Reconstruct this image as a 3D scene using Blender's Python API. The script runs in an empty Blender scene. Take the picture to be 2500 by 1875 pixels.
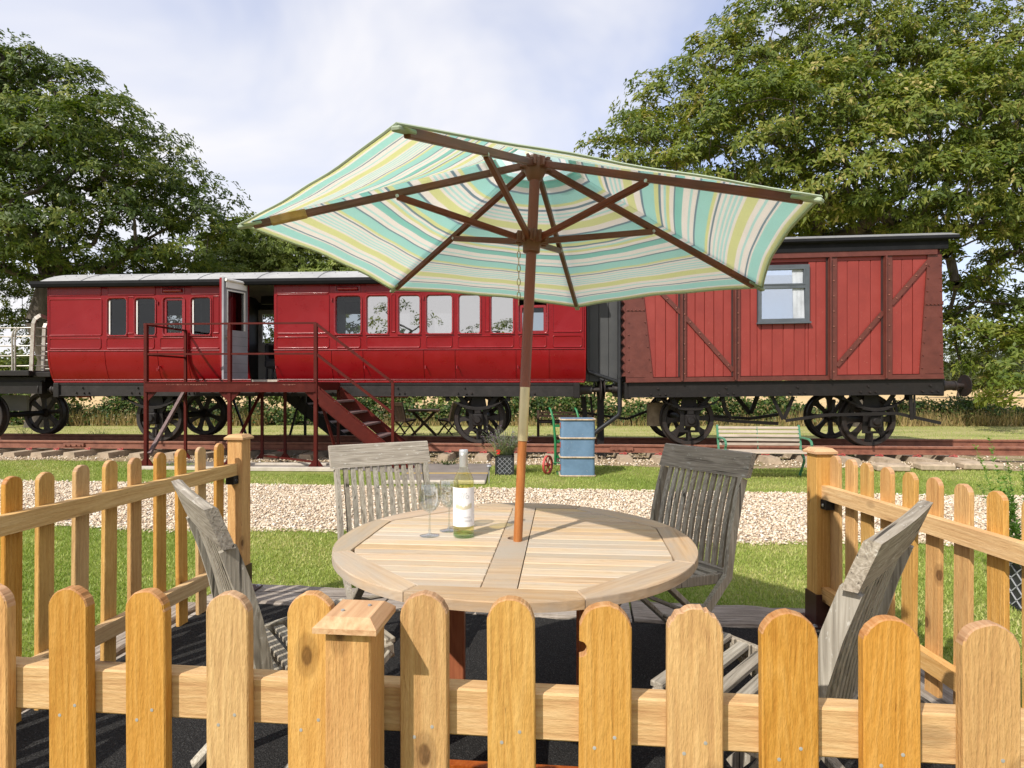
import bpy, math, random
import numpy as np
from mathutils import Vector, Matrix
random.seed(7); rng = np.random.default_rng(7)
sc = bpy.context.scene; COL = sc.collection
R = math.radians
# ---------------------------------------------------------------- camera, sky, sun, exposure
CZ, F, CX, HY = 1.43, 1450.0, 1250.0, 937.5
cam = bpy.data.cameras.new('camera'); co = bpy.data.objects.new('camera', cam); COL.objects.link(co)
co.location = (0, 0, CZ); co.rotation_euler = (R(90), 0, 0)
cam.sensor_width = 36; cam.lens = 36 * F / 2500; cam.clip_start = .05; cam.clip_end = 3000
sc.camera = co
SUN_AZ, SUN_EL = 40.0, 43.0            # light travels towards +Y turned 40 deg to +X
w = bpy.data.worlds.new('World'); sc.world = w; w.use_nodes = True
nt = w.node_tree; nt.nodes.clear()
wo = nt.nodes.new('ShaderNodeOutputWorld'); bg = nt.nodes.new('ShaderNodeBackground'); bg.inputs[1].default_value = .12
sky = nt.nodes.new('ShaderNodeTexSky'); sky.sky_type = 'NISHITA'; sky.sun_disc = False
sky.sun_elevation = R(SUN_EL); sky.sun_rotation = R(180 + SUN_AZ); sky.air_density = 1.0; sky.dust_density = 1.2
tc = nt.nodes.new('ShaderNodeTexCoord'); mp = nt.nodes.new('ShaderNodeMapping')
mp.inputs['Scale'].default_value = (1.0, 1.0, 1.5); mp.inputs['Location'].default_value = (.35, .1, .55)
mp.inputs['Rotation'].default_value = (0, R(25), 0)
nz = nt.nodes.new('ShaderNodeTexNoise'); nz.inputs['Scale'].default_value = 1.7; nz.inputs['Detail'].default_value = 5; nz.inputs['Roughness'].default_value = .5
nz.inputs['Distortion'].default_value = .5
rp = nt.nodes.new('ShaderNodeValToRGB'); rp.color_ramp.elements[0].position = .33; rp.color_ramp.elements[1].position = .56
rp.color_ramp.elements[0].color = (.42, .42, .42, 1); rp.color_ramp.elements[1].color = (1, 1, 1, 1)
mx = nt.nodes.new('ShaderNodeMix'); mx.data_type = 'RGBA'
mx.inputs[7].default_value = (6.15, 6.1, 6.3, 1)
skm = nt.nodes.new('ShaderNodeMix'); skm.data_type = 'RGBA'; skm.blend_type = 'MULTIPLY'; skm.inputs[0].default_value = 1
skm.inputs[7].default_value = (1.0, 1.15, 1.5, 1)
nt.links.new(tc.outputs['Generated'], mp.inputs[0]); nt.links.new(mp.outputs[0], nz.inputs[0]); nt.links.new(nz.outputs[0], rp.inputs[0])
nt.links.new(rp.outputs[0], mx.inputs[0]); nt.links.new(sky.outputs[0], skm.inputs[6]); nt.links.new(skm.outputs[2], mx.inputs[6])
nt.links.new(mx.outputs[2], bg.inputs[0]); nt.links.new(bg.outputs[0], wo.inputs[0])
sl = bpy.data.lights.new('sun', 'SUN'); sl.energy = 4.0; sl.angle = R(.6); sl.color = (1, .94, .85)
so = bpy.data.objects.new('sun', sl); COL.objects.link(so)
d = Vector((math.sin(R(SUN_AZ)) * math.cos(R(SUN_EL)), math.cos(R(SUN_AZ)) * math.cos(R(SUN_EL)), -math.sin(R(SUN_EL))))
so.rotation_euler = d.to_track_quat('-Z', 'Y').to_euler()
sc.view_settings.view_transform = 'Standard'; sc.view_settings.look = 'None'
sc.view_settings.gamma = 1; sc.view_settings.use_curve_mapping = False; sc.view_settings.exposure = 0.42
sc.cycles.transparent_max_bounces = 32

# ---------------------------------------------------------------- helpers
def tag(o, label=None, cat=None, group=None, kind=None):
    if label: o['label'] = label
    if cat: o['category'] = cat
    if group: o['group'] = group
    if kind: o['kind'] = kind
    return o
def thing(name, label, cat, loc=(0, 0, 0), rz=0, group=None):
    o = bpy.data.objects.new(name, None); COL.objects.link(o); o.empty_display_size = .1
    o.location = loc; o.rotation_euler = (0, 0, rz)
    return tag(o, label, cat, group)
def kids(o): return [c for c in bpy.data.objects if c.parent == o]
def dup(o, parent=None, loc=None, rz=None, label=None, group=None):
    c = o.copy(); COL.objects.link(c); c.parent = parent
    if loc is not None: c.location = loc
    if rz is not None: c.rotation_euler = (0, 0, rz)
    if label: c['label'] = label
    if group: c['group'] = group
    for k in kids(o):
        if k is not c: dup(k, c)
    return c
class MB:
    def __init__(s): s.v = []; s.f = []; s.uv = None
    def add(s, v, f):
        n = len(s.v); s.v += [tuple(p) for p in v]; s.f += [tuple(i + n for i in q) for q in f]; return s
    def box(s, x0, x1, y0, y1, z0, z1, c=0):
        return s.obox(Vector(((x0+x1)/2, (y0+y1)/2, (z0+z1)/2)), Vector((1,0,0)), Vector((0,1,0)), Vector((0,0,1)), abs(x1-x0)/2, abs(y1-y0)/2, abs(z1-z0)/2, c)
    def obox(s, o, X, Y, Z, a, b, h, c=0):
        if c <= 0:
            v = [o + X*(i*a) + Y*(j*b) + Z*(k*h) for i in (-1,1) for j in (-1,1) for k in (-1,1)]
            return s.add(v, [(0,1,3,2),(4,6,7,5),(0,4,5,1),(2,3,7,6),(0,2,6,4),(1,5,7,3)])
        c = min(c, a*.9, b*.9, h*.9); v = []; ix = {}
        for i in (-1,1):
            for j in (-1,1):
                for k in (-1,1):
                    for q in range(3):
                        ix[i,j,k,q] = len(v)
                        A_ = a if q == 0 else a-c; B_ = b if q == 1 else b-c; H_ = h if q == 2 else h-c
                        v.append(o + X*(i*A_) + Y*(j*B_) + Z*(k*H_))
        f = []
        cyc = [(-1,-1),(1,-1),(1,1),(-1,1)]
        for e in (-1,1):
            f.append([ix[e,p,q,0] for p,q in (cyc if e > 0 else cyc[::-1])])
            f.append([ix[q,e,p,1] for p,q in (cyc if e > 0 else cyc[::-1])])
            f.append([ix[p,q,e,2] for p,q in (cyc if e > 0 else cyc[::-1])])
        for i in (-1,1):
            for j in (-1,1):
                f.append((ix[i,j,-1,0], ix[i,j,1,0], ix[i,j,1,1], ix[i,j,-1,1]) if i*j > 0 else (ix[i,j,-1,1], ix[i,j,1,1], ix[i,j,1,0], ix[i,j,-1,0]))
                f.append((ix[-1,i,j,1], ix[1,i,j,1], ix[1,i,j,2], ix[-1,i,j,2]) if i*j > 0 else (ix[-1,i,j,2], ix[1,i,j,2], ix[1,i,j,1], ix[-1,i,j,1]))
                f.append((ix[i,-1,j,2], ix[i,1,j,2], ix[i,1,j,0], ix[i,-1,j,0]) if i*j > 0 else (ix[i,-1,j,0], ix[i,1,j,0], ix[i,1,j,2], ix[i,-1,j,2]))
                for k in (-1,1):
                    t = (ix[i,j,k,0], ix[i,j,k,1], ix[i,j,k,2]); f.append(t if i*j*k > 0 else t[::-1])
        return s.add(v, f)
    def bar(s, p, q, w_, h_, up=(0,0,1), c=0):
        p = Vector(p); q = Vector(q); Z = (q-p); L_ = Z.length; Z.normalize(); u = Vector(up)
        X = u.cross(Z)
        if X.length < 1e-4: X = Vector((1,0,0)).cross(Z)
        X.normalize(); Y = Z.cross(X)
        return s.obox((p+q)/2, X, Y, Z, w_/2, h_/2, L_/2, c)
    def tube(s, pts, r, n=8, cap=True):
        pts = [Vector(p) for p in pts]; rs = r if isinstance(r, (list, tuple)) else [r]*len(pts)
        N = len(s.v); pX = None
        for i, p in enumerate(pts):
            t = (pts[min(i+1, len(pts)-1)] - pts[max(i-1, 0)]).normalized()
            if pX is None:
                pX = t.cross(Vector((0,0,1)))
                if pX.length < .01: pX = Vector((1,0,0))
            X = (pX - t*pX.dot(t)).normalized(); pX = X; Y = t.cross(X)
            for k in range(n):
                a = 2*math.pi*k/n; s.v.append(tuple(p + X*(math.cos(a)*rs[i]) + Y*(math.sin(a)*rs[i])))
        for i in range(len(pts)-1):
            for k in range(n):
                a = N+i*n+k; b = N+i*n+(k+1) % n; s.f.append((a, b, b+n, a+n))
        if cap:
            s.f.append(tuple(N+k for k in range(n))[::-1]); s.f.append(tuple(N+(len(pts)-1)*n+k for k in range(n)))
        return s
    def lathe(s, prof, o=(0,0,0), axis='z', n=24, arc=None, a0=0):
        o = Vector(o); N = len(s.v); m = n if arc is None else n+1
        tot = 2*math.pi if arc is None else arc
        for (r, h) in prof:
            for k in range(m):
                a = a0 + tot*k/n; c_, d_ = math.cos(a)*r, math.sin(a)*r
                p = {'z': (c_, d_, h), 'y': (c_, h, d_), 'x': (h, c_, d_)}[axis]
                s.v.append(tuple(o + Vector(p)))
        for i in range(len(prof)-1):
            for k in range(n):
                a = N+i*m+k; b = N+i*m+((k+1) % m); s.f.append((a, b, b+m, a+m))
        return s
    def prism(s, pts, f0, f1):
        """pts 2D; f0,f1 map 2D->3D for the two ends"""
        N = len(s.v); n = len(pts)
        s.v += [tuple(f0(*p)) for p in pts] + [tuple(f1(*p)) for p in pts]
        s.f.append(tuple(N+i for i in range(n))[::-1]); s.f.append(tuple(N+n+i for i in range(n)))
        for i in range(n):
            j = (i+1) % n; s.f.append((N+i, N+j, N+n+j, N+n+i))
        return s
    def build(s, name, m, parent=None, shift=(0,0,0), smooth=False, ang=40):
        me = bpy.data.meshes.new(name)
        sh = shift
        me.from_pydata([(a-sh[0], b-sh[1], c-sh[2]) for a,b,c in s.v], [], s.f)
        me.update()
        import bmesh
        bm = bmesh.new(); bm.from_mesh(me); bmesh.ops.recalc_face_normals(bm, faces=bm.faces); bm.to_mesh(me); bm.free()
        if smooth:
            me.polygons.foreach_set('use_smooth', [True]*len(me.polygons))
            try: me.set_sharp_from_angle(angle=R(ang))
            except Exception: pass
        if m: me.materials.append(m)
        o = bpy.data.objects.new(name, me); COL.objects.link(o); o.parent = parent
        return o
def raw_mesh(name, V, Fq, m, parent=None, attr=None):
    """V (n,3) Fq (m,k) numpy"""
    me = bpy.data.meshes.new(name); k = Fq.shape[1]
    me.vertices.add(len(V)); me.vertices.foreach_set('co', V.astype(np.float32).ravel())
    me.loops.add(Fq.size); me.loops.foreach_set('vertex_index', Fq.astype(np.int32).ravel())
    me.polygons.add(len(Fq)); me.polygons.foreach_set('loop_start', np.arange(0, Fq.size, k, dtype=np.int32))
    me.update(calc_edges=True)
    if attr is not None:
        a = me.attributes.new('rnd', 'FLOAT', 'POINT'); a.data.foreach_set('value', attr.astype(np.float32))
    me.materials.append(m)
    o = bpy.data.objects.new(name, me); COL.objects.link(o); o.parent = parent
    return o
def px(x, y, Y): return Vector(((x-CX)/F*Y, Y, CZ - (y-HY)/F*Y))
def gp(x, y, z=0.0):
    Y = (CZ-z)*F/(y-HY); return Vector(((x-CX)/F*Y, Y, z))
# ---------------------------------------------------------------- materials
class NT:
    def __init__(s, name):
        s.m = bpy.data.materials.new(name); s.m.use_nodes = True; s.t = s.m.node_tree
        s.b = s.t.nodes['Principled BSDF']; s.out = s.t.nodes['Material Output']
    def n(s, typ, **kw):
        x = s.t.nodes.new('ShaderNode'+typ)
        for k, v in kw.items():
            if k in x.inputs.keys(): s.set(x.inputs[k], v)
            else: setattr(x, k, v)
        return x
    def set(s, inp, v):
        if isinstance(v, bpy.types.NodeSocket): s.t.links.new(v, inp)
        elif isinstance(v, (tuple, list)) and len(v) == 3 and len(inp.default_value) == 4: inp.default_value = (*v, 1)
        else: inp.default_value = v
    def coord(s, scale=(1,1,1), rnd=True, gen='Object', rot=(0,0,0)):
        c = s.n('TexCoord').outputs[gen]
        if rnd:
            oi = s.n('ObjectInfo'); mu = s.n('VectorMath', operation='MULTIPLY_ADD')
            cb = s.n('CombineXYZ', X=oi.outputs['Random'], Y=oi.outputs['Random'], Z=oi.outputs['Random'])
            s.set(mu.inputs[0], cb.outputs[0]); mu.inputs[1].default_value = (13.7, 29.1, 41.3); s.set(mu.inputs[2], c); c = mu.outputs[0]
        mp_ = s.n('Mapping'); s.set(mp_.inputs[0], c); mp_.inputs['Scale'].default_value = scale; mp_.inputs['Rotation'].default_value = rot
        return mp_.outputs[0]
    def noise(s, vec, scale=5, detail=4, rough=.5, dist=0):
        x = s.n('TexNoise', Scale=scale, Detail=detail, Roughness=rough, Distortion=dist); s.set(x.inputs['Vector'], vec); return x.outputs[0]
    def ramp(s, fac, stops, interp='LINEAR'):
        x = s.n('ValToRGB'); s.set(x.inputs[0], fac); cr = x.color_ramp; cr.interpolation = interp
        while len(cr.elements) < len(stops): cr.elements.new(.5)
        for e, (p, c) in zip(cr.elements, stops):
            e.position = p; e.color = (*c, 1) if len(c) == 3 else c
        return x.outputs[0]
    def mix(s, fac, a, b, mode='MIX'):
        x = s.n('Mix', data_type='RGBA', blend_type=mode); s.set(x.inputs[0], fac); s.set(x.inputs[6], a); s.set(x.inputs[7], b); return x.outputs[2]
    def math(s, op, a, b=0, c=0, clamp=False):
        x = s.n('Math', operation=op, use_clamp=clamp); s.set(x.inputs[0], a); s.set(x.inputs[1], b); s.set(x.inputs[2], c); return x.outputs[0]
    def bump(s, h, strength=.3, dist=.01):
        x = s.n('Bump', Strength=strength, Distance=dist); s.set(x.inputs['Height'], h); s.set(s.b.inputs['Normal'], x.outputs[0]); return x
    def fin(s, col=None, rough=.6, metal=0, spec=None, coat=None):
        if col is not None: s.set(s.b.inputs['Base Color'], col)
        s.set(s.b.inputs['Roughness'], rough); s.set(s.b.inputs['Metallic'], metal)
        if spec is not None: s.set(s.b.inputs['Specular IOR Level'], spec)
        if coat is not None: s.b.inputs['Coat Weight'].default_value = coat; s.b.inputs['Coat Roughness'].default_value = .08
        return s.m
def g3(v): return (v, v, v)
def axs(ax, along, across):
    v = [across]*3; v['xyz'.index(ax)] = along; return tuple(v)
def wood(name, dark, mid, light, ax='z', grain=90, ring=14, knots=True, rough=.75, bump=.25, var=.25, cracks=0, grey=None, stretch=.03, fleckc=None):
    s = NT(name)
    c1 = s.coord(axs(ax, grain*stretch, grain)); n1 = s.noise(c1, 1, 5, .65)
    c2 = s.coord(axs(ax, ring*.07, ring)); n2 = s.noise(c2, 1, 2, .4, .6)
    rg = s.math('FRACT', s.math('MULTIPLY', n2, 9.0)); rg = s.math('ABSOLUTE', s.math('SUBTRACT', rg, .5))
    g = s.math('ADD', s.math('MULTIPLY_ADD', n1, .85, .035), s.math('MULTIPLY', rg, .34))
    col = s.ramp(g, [(.25, dark), (.52, mid), (.8, light)])
    h = g
    c3 = s.coord((2.2, 2.2, 2.2)); blot = s.noise(c3, 1, 4, .6)
    col = s.mix(s.ramp(blot, [(.4, g3(0)), (.75, g3(.4))]), col, s.mix(1, col, dark, 'MULTIPLY') if False else dark)
    if knots:
        kc = s.coord(axs(ax, 4.6, 8.5)); vo = s.n('TexVoronoi', Scale=1.0, Randomness=1.0); s.set(vo.inputs['Vector'], kc)
        k = s.ramp(vo.outputs['Distance'], [(.09, g3(1)), (.12, g3(.45)), (.19, g3(.35)), (.24, g3(0))])
        sel = s.math('GREATER_THAN', s.n('SeparateColor', Color=vo.outputs['Color']).outputs[0], .45)
        k = s.math('MULTIPLY', k, sel)
        col = s.mix(k, col, tuple(x*.35 for x in dark)); h = s.math('SUBTRACT', h, s.math('MULTIPLY', k, .5))
        pt = s.noise(s.coord(axs(ax, 14, 70)), 1, 3, .6); pt = s.ramp(pt, [(.70, g3(0)), (.76, g3(.75))]); col = s.mix(pt, col, tuple(x*.5 for x in dark))
        fz = s.noise(s.coord(axs(ax, 40, 210)), 1, 2, .7); col = s.mix(s.ramp(fz, [(.3, g3(.35)), (.6, g3(0))]), col, dark); h = s.math('MULTIPLY_ADD', fz, .9, h)
    if grey:
        gc = s.noise(s.coord(axs(ax, 1.0, 5.0)), 1, 5, .7)
        col = s.mix(s.ramp(gc, [(.42, g3(0)), (.62, g3(1))]), col, grey)
    if fleckc:
        fl = s.noise(s.coord(axs(ax, 26, 75)), 1, 3, .7); col = s.mix(s.ramp(fl, [(.62, g3(0)), (.68, g3(.7))]), col, fleckc)
    if cracks:
        cc = s.noise(s.coord(axs(ax, 1.6, 60)), 1, 3, .5)
        ck = s.ramp(cc, [(.30, g3(1)), (.36, g3(0))]); ck = s.math('MULTIPLY', ck, cracks)
        col = s.mix(ck, col, tuple(x*.25 for x in dark)); h = s.math('SUBTRACT', h, ck)
    oi = s.n('ObjectInfo').outputs['Random']
    hv = s.n('HueSaturation', Hue=s.math('MULTIPLY_ADD', s.math('FRACT', s.math('MULTIPLY', oi, 7.3)), (.012), .497),
             Saturation=s.math('MULTIPLY_ADD', s.math('FRACT', s.math('MULTIPLY', oi, 3.7)), -.26, 1.10),
             Value=s.math('MULTIPLY_ADD', oi, var*2, 1-var), Color=col)
    s.bump(h, bump, .004)
    return s.fin(hv.outputs[0], rough, spec=.3)
def paint(name, col, rough=.35, wear=.06, col2=None, bumpy=0, coat=None, scale=3, fleck=None, spec=None):
    s = NT(name)
    n = s.noise(s.coord((scale,)*3), 1, 6, .65)
    c2 = col2 or tuple(x*.72 for x in col)
    c = s.ramp(n, [(.3, c2), (.55, col), (.85, tuple(min(1, x*1.15+.01) for x in col))])
    if fleck:
        f_ = s.noise(s.coord((38,)*3), 1, 3, .6); c = s.mix(s.ramp(f_, [(.70-.05*wear, g3(0)), (.74, g3(.8))]), c, fleck)
    r = s.math('MULTIPLY_ADD', s.noise(s.coord((scale*4,)*3), 1, 3, .6), .25, rough-.1)
    if bumpy: s.bump(s.noise(s.coord((bumpy,)*3), 1, 4, .6), .25, .01)
    return s.fin(c, r, coat=coat, spec=spec)
M = {}
M['pine'] = wood('pine_stained', (.37,.17,.045), (.55,.30,.088), (.65,.39,.14), 'z', bump=.8, var=.09, ring=17)
M['pine_x'] = wood('pine_rail', (.40,.20,.07), (.60,.37,.15), (.72,.50,.25), 'x', bump=.4, var=.08)
M['pine_end'] = wood('pine_cap', (.38,.18,.075), (.54,.30,.14), (.64,.42,.22), 'y', bump=.4, var=.08, knots=False)
M['teak_grey'] = wood('weathered_teak', (.13,.11,.085), (.34,.30,.24), (.52,.47,.39), 'z', grain=110, ring=25, knots=False, rough=.85, bump=.5, var=.14, cracks=.85, fleckc=(.55,.53,.47))
M['teak_grey_x'] = wood('weathered_teak_rail', (.12,.10,.08), (.31,.27,.215), (.48,.43,.36), 'x', grain=110, ring=22, knots=False, rough=.85, bump=.5, var=.1, cracks=.9, fleckc=(.55,.53,.47))
M['teak_y'] = wood('weathered_teak_slat', (.13,.11,.085), (.34,.30,.24), (.52,.47,.39), 'x', grain=110, ring=25, knots=False, rough=.85, bump=.5, var=.16, cracks=.75)
M['table'] = wood('table_teak_slat', (.35,.21,.11), (.54,.365,.21), (.64,.475,.31), 'x', grain=100, ring=30, knots=False, rough=.6, bump=.3, var=.13, grey=(.46,.38,.30), stretch=.02)
M['table_rim'] = wood('table_teak_rim', (.34,.21,.115), (.49,.33,.19), (.59,.43,.28), 'x', grain=80, ring=16, knots=False, rough=.6, bump=.3, var=.12, grey=(.40,.33,.26), stretch=.03)
M['table_leg'] = wood('oiled_red_wood', (.20,.045,.015), (.33,.085,.022), (.42,.13,.04), 'z', knots=False, rough=.45, bump=.15, var=.08)
M['pole_low'] = wood('orange_oiled_pole', (.25,.06,.014), (.36,.105,.024), (.43,.15,.04), 'z', knots=False, rough=.4, bump=.1, var=.02)
M['pole_up'] = paint('red_brown_stained_pole', (.215,.056,.030), .4, col2=(.17,.042,.022))
M['rib'] = wood('dark_stained_rib', (.085,.022,.012), (.15,.042,.023), (.21,.068,.038), 'x', knots=False, rough=.45, bump=.1, var=.05)
M['joint'] = paint('brown_wooden_hub', (.17,.062,.036), .5)
M['sleeper'] = wood('weathered_sleeper', (.13,.10,.078), (.32,.275,.23), (.52,.46,.40), 'x', grain=60, ring=12, knots=True, rough=.9, bump=.9, var=.1, cracks=1)
M['dark_wood'] = wood('dark_brown_garden_wood', (.02,.011,.008), (.05,.028,.018), (.09,.055,.036), 'z', knots=False, rough=.6, bump=.2)
M['bench_wood'] = wood('pale_bench_slat', (.28,.22,.17), (.46,.38,.30), (.58,.50,.42), 'x', grain=70, ring=20, knots=False, rough=.8, bump=.3, cracks=.4)
M['coach_red'] = paint('coach_gloss_red', (.205,.0028,.0055), .28, col2=(.175,.0025,.0045), coat=.08, scale=1.2, spec=.3, bumpy=1.3)
M['coach_bead'] = paint('coach_bead_red', (.23,.005,.008), .25, coat=.3)
M['groove'] = paint('coach_seam', (.12,.004,.006), .6)
M['wagon_red'] = paint('wagon_board_red', (.245,.030,.022), .5, col2=(.205,.024,.018), scale=1.5, fleck=(.45,.2,.15), wear=0, bumpy=6)
M['wagon_brown'] = paint('wagon_iron_brown', (.115,.026,.017), .5, col2=(.085,.018,.012), scale=6, bumpy=14, fleck=(.06,.02,.012))
M['rivet'] = paint('worn_rivet', (.26,.10,.07), .45)
M['dark_edge'] = paint('tarry_dark_side', (.035,.015,.013), .5)
M['black'] = paint('underframe_black', (.012,.010,.0095), .5, col2=(.017,.013,.012), scale=5, bumpy=18, spec=.3)
M['black_gl'] = paint('drainpipe_black', (.018,.019,.021), .3)
M['wheel'] = paint('wheel_black_rusty', (.013,.009,.008), .6, col2=(.028,.014,.009), scale=9, bumpy=25)
M['solebar'] = paint('solebar_dark_grey', (.026,.022,.021), .5, col2=(.017,.015,.014), scale=4, bumpy=16, spec=.3)
M['rail'] = paint('rusty_rail', (.22,.085,.05), .7, col2=(.13,.045,.027), scale=7, bumpy=30, fleck=(.32,.17,.11))
M['rail_top'] = paint('rail_head_polished', (.36,.19,.13), .5, scale=9)
M['oxide'] = paint('platform_red_oxide', (.078,.008,.0045), .5, col2=(.058,.006,.004), scale=5, fleck=(.18,.07,.05), wear=.3, spec=.2)
M['boards_grey'] = paint('dark_grey_boards', (.055,.057,.058), .55, col2=(.042,.044,.046), scale=2)
M['roof_white'] = paint('pale_canvas_roof', (.36,.36,.355), .6, col2=(.27,.27,.265), scale=1.6)
M['roof_dark'] = paint('dark_fascia', (.010,.0105,.012), .65, col2=(.014,.014,.016), spec=.12)
M['roof_grey'] = paint('grey_roof_sheet', (.22,.22,.22), .5)
M['frame_grey'] = paint('slate_grey_frame', (.085,.10,.115), .45)
M['door_grey'] = paint('grey_inner_door', (.27,.27,.29), .5, scale=2)
M['white'] = paint('white_paint', (.72,.71,.68), .5, col2=(.62,.61,.58))
M['cream'] = paint('cream_ceiling', (.55,.50,.40), .7)
M['curtain'] = paint('white_curtain', (.50,.53,.57), .8)
M['steel'] = paint('bare_steel_tube', (.42,.39,.35), .42, col2=(.27,.22,.17), scale=12)
M['steel'].node_tree.nodes['Principled BSDF'].inputs['Metallic'].default_value = .35
M['galv'] = paint('galvanised', (.55,.55,.56), .35); M['galv'].node_tree.nodes['Principled BSDF'].inputs['Metallic'].default_value = .8
M['brass'] = paint('brass_sleeve', (.62,.52,.32), .3); M['brass'].node_tree.nodes['Principled BSDF'].inputs['Metallic'].default_value = .9
M['trunk_blue'] = paint('trunk_blue', (.115,.20,.30), .5, col2=(.085,.15,.225), scale=5, fleck=(.40,.42,.42), wear=.3)
M['batten'] = paint('pale_batten', (.50,.40,.28), .7, col2=(.28,.18,.11), scale=14)
M['rust'] = paint('rust_bracket', (.28,.06,.03), .6)
M['green_iron'] = paint('green_ironwork', (.05,.19,.105), .5, col2=(.10,.22,.15), scale=8)
M['truck_green'] = paint('sack_truck_green', (.012,.17,.05), .4)
M['red_iron'] = paint('faded_red_iron', (.42,.06,.045), .5, scale=20)
M['clip_red'] = paint('red_rail_clip', (.45,.07,.06), .55)
M['lead'] = paint('lattice_planter_black', (.028,.03,.033), .4)
M['lead_line'] = paint('lattice_planter_line', (.32,.33,.35), .45)
M['shoe'] = paint('brown_post_shoe', (.05,.016,.012), .4)
M['tape'] = paint('masking_tape', (.42,.26,.09), .6, scale=40)
M['pocket'] = paint('sage_pocket', (.36,.42,.31), .8)
M['concrete'] = paint('sleeper_concrete', (.42,.33,.235), .9, col2=(.27,.21,.145), scale=7, bumpy=30)
M['slab'] = paint('path_slab', (.20,.175,.155), .9, col2=(.15,.13,.115), scale=3, bumpy=60)
M['kerb'] = paint('pale_kerb', (.52,.46,.38), .9, col2=(.38,.33,.27), scale=5, bumpy=30)
M['yellow'] = paint('yellow_line', (.62,.40,.05), .7)
M['dark_fab'] = paint('dark_grey_leather', (.03,.028,.03), .5)
M['tread'] = paint('worn_tread', (.16,.105,.10), .6, col2=(.09,.05,.045), scale=12)
M['nail'] = paint('nail_head', (.35,.34,.32), .4)
def glass_m(name, refl=.06, tint=(1,1,1), rough=.0, wav=0.0, gl=(1,1,1)):
    s = NT(name); s.t.nodes.remove(s.b)
    tr = s.n('BsdfTransparent', Color=tint); gs = s.n('BsdfGlossy', Roughness=rough, Color=gl)
    fr = s.n('LayerWeight', Blend=.5); mxs = s.n('MixShader')
    fac = s.math('ADD', s.math('MULTIPLY_ADD', s.math('POWER', fr.outputs[1], 3.5), .75, .035), refl, clamp=True)
    if wav:
        b = s.n('Bump', Strength=wav, Distance=.02); s.set(b.inputs['Height'], s.noise(s.coord((2.2,2.2,2.2)), 1, 2, .5)); s.set(gs.inputs['Normal'], b.outputs[0])
    s.set(mxs.inputs[0], fac); s.set(mxs.inputs[1], tr.outputs[0]); s.set(mxs.inputs[2], gs.outputs[0])
    s.set(s.out.inputs[0], mxs.outputs[0]); return s.m
M['glass'] = glass_m('clear_glass', .02, (.9,.92,.92))
M['film'] = glass_m('reflective_window_film', .60, (.5,.5,.5), .01, .05, (.86,.85,.83))
M['film2'] = glass_m('wagon_window_glass', .55, (.75,.8,.85), .01, .02, (.85,.92,1))
M['dkglass'] = glass_m('dim_window_glass', .0, (.62,.65,.66), .01, .10)
M['doorglass'] = glass_m('dark_door_glass', .05, (.12,.13,.13), .01, .10)
M['wine_glass'] = glass_m('thin_wine_glass', .12, (.88,.90,.90))
M['bottle'] = glass_m('pale_green_bottle_glass', .03, (.965,.98,.90))
s = NT('white_wine'); s.t.nodes.remove(s.b); tr = s.n('BsdfTransparent', Color=(.96,.94,.70)); di = s.n('BsdfTranslucent', Color=(.75,.68,.28)); mm = s.n('MixShader', Fac=.10)
s.set(mm.inputs[1], tr.outputs[0]); s.set(mm.inputs[2], di.outputs[0]); s.set(s.out.inputs[0], mm.outputs[0]); M['wine'] = s.m
def leafm(name, stops, trans=.3, rough=.55):
    s = NT(name); a = s.n('Attribute', attribute_name='rnd').outputs['Fac']
    c = s.ramp(a, stops); s.set(s.b.inputs['Base Color'], c); s.b.inputs['Roughness'].default_value = rough
    s.b.inputs['Specular IOR Level'].default_value = .35
    t = s.n('BsdfTranslucent'); s.set(t.inputs[0], s.mix(1, c, (1.25,1.35,.55), 'MULTIPLY')); m_ = s.n('MixShader', Fac=trans)
    s.set(m_.inputs[1], s.b.outputs[0]); s.set(m_.inputs[2], t.outputs[0]); s.set(s.out.inputs[0], m_.outputs[0]); return s.m
M['leaf_r'] = leafm('olive_tree_leaf', [(0, (.05,.085,.012)), (.4, (.125,.17,.022)), (.78, (.22,.235,.04)), (.92, (.33,.29,.09)), (1, (.42,.35,.14))])
M['leaf_l'] = leafm('dark_tree_leaf', [(0, (.03,.055,.010)), (.5, (.085,.13,.020)), (.8, (.165,.20,.034)), (1, (.25,.26,.06))])
M['leaf_m'] = leafm('light_bush_leaf', [(0, (.10,.14,.028)), (.5, (.20,.26,.055)), (1, (.32,.36,.10))])
M['leaf_h'] = leafm('bramble_leaf', [(0, (.02,.045,.010)), (.5, (.06,.11,.022)), (.85, (.12,.17,.04)), (1, (.28,.20,.09))])
M['leaf_f'] = leafm('far_tree_leaf', [(0, (.03,.045,.014)), (1, (.10,.12,.04))])
M['grassb'] = leafm('grass_blade', [(0, (.18,.26,.04)), (.5, (.31,.38,.085)), (.8, (.42,.44,.14)), (1, (.52,.47,.22))], .25)
M['grassd'] = leafm('dry_grass_blade', [(0, (.25,.19,.08)), (.6, (.42,.31,.14)), (1, (.14,.17,.04))], .2)
M['lavender'] = leafm('lavender_stem', [(0, (.13,.17,.09)), (.6, (.24,.28,.18)), (.72, (.20,.12,.25)), (1, (.30,.18,.34))], .2)
M['fern'] = leafm('bright_frond', [(0, (.09,.18,.03)), (1, (.22,.36,.07))], .3)
M['blossom'] = paint('red_petals', (.6,.02,.01), .5)
s = NT('bark'); n = s.noise(s.coord((6,6,1.2)), 1, 6, .7); s.bump(n, .8, .05)
M['bark'] = s.fin(s.ramp(n, [(.3, (.03,.023,.017)), (.6, (.10,.082,.064)), (.8, (.18,.155,.13))]), .9)
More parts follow.
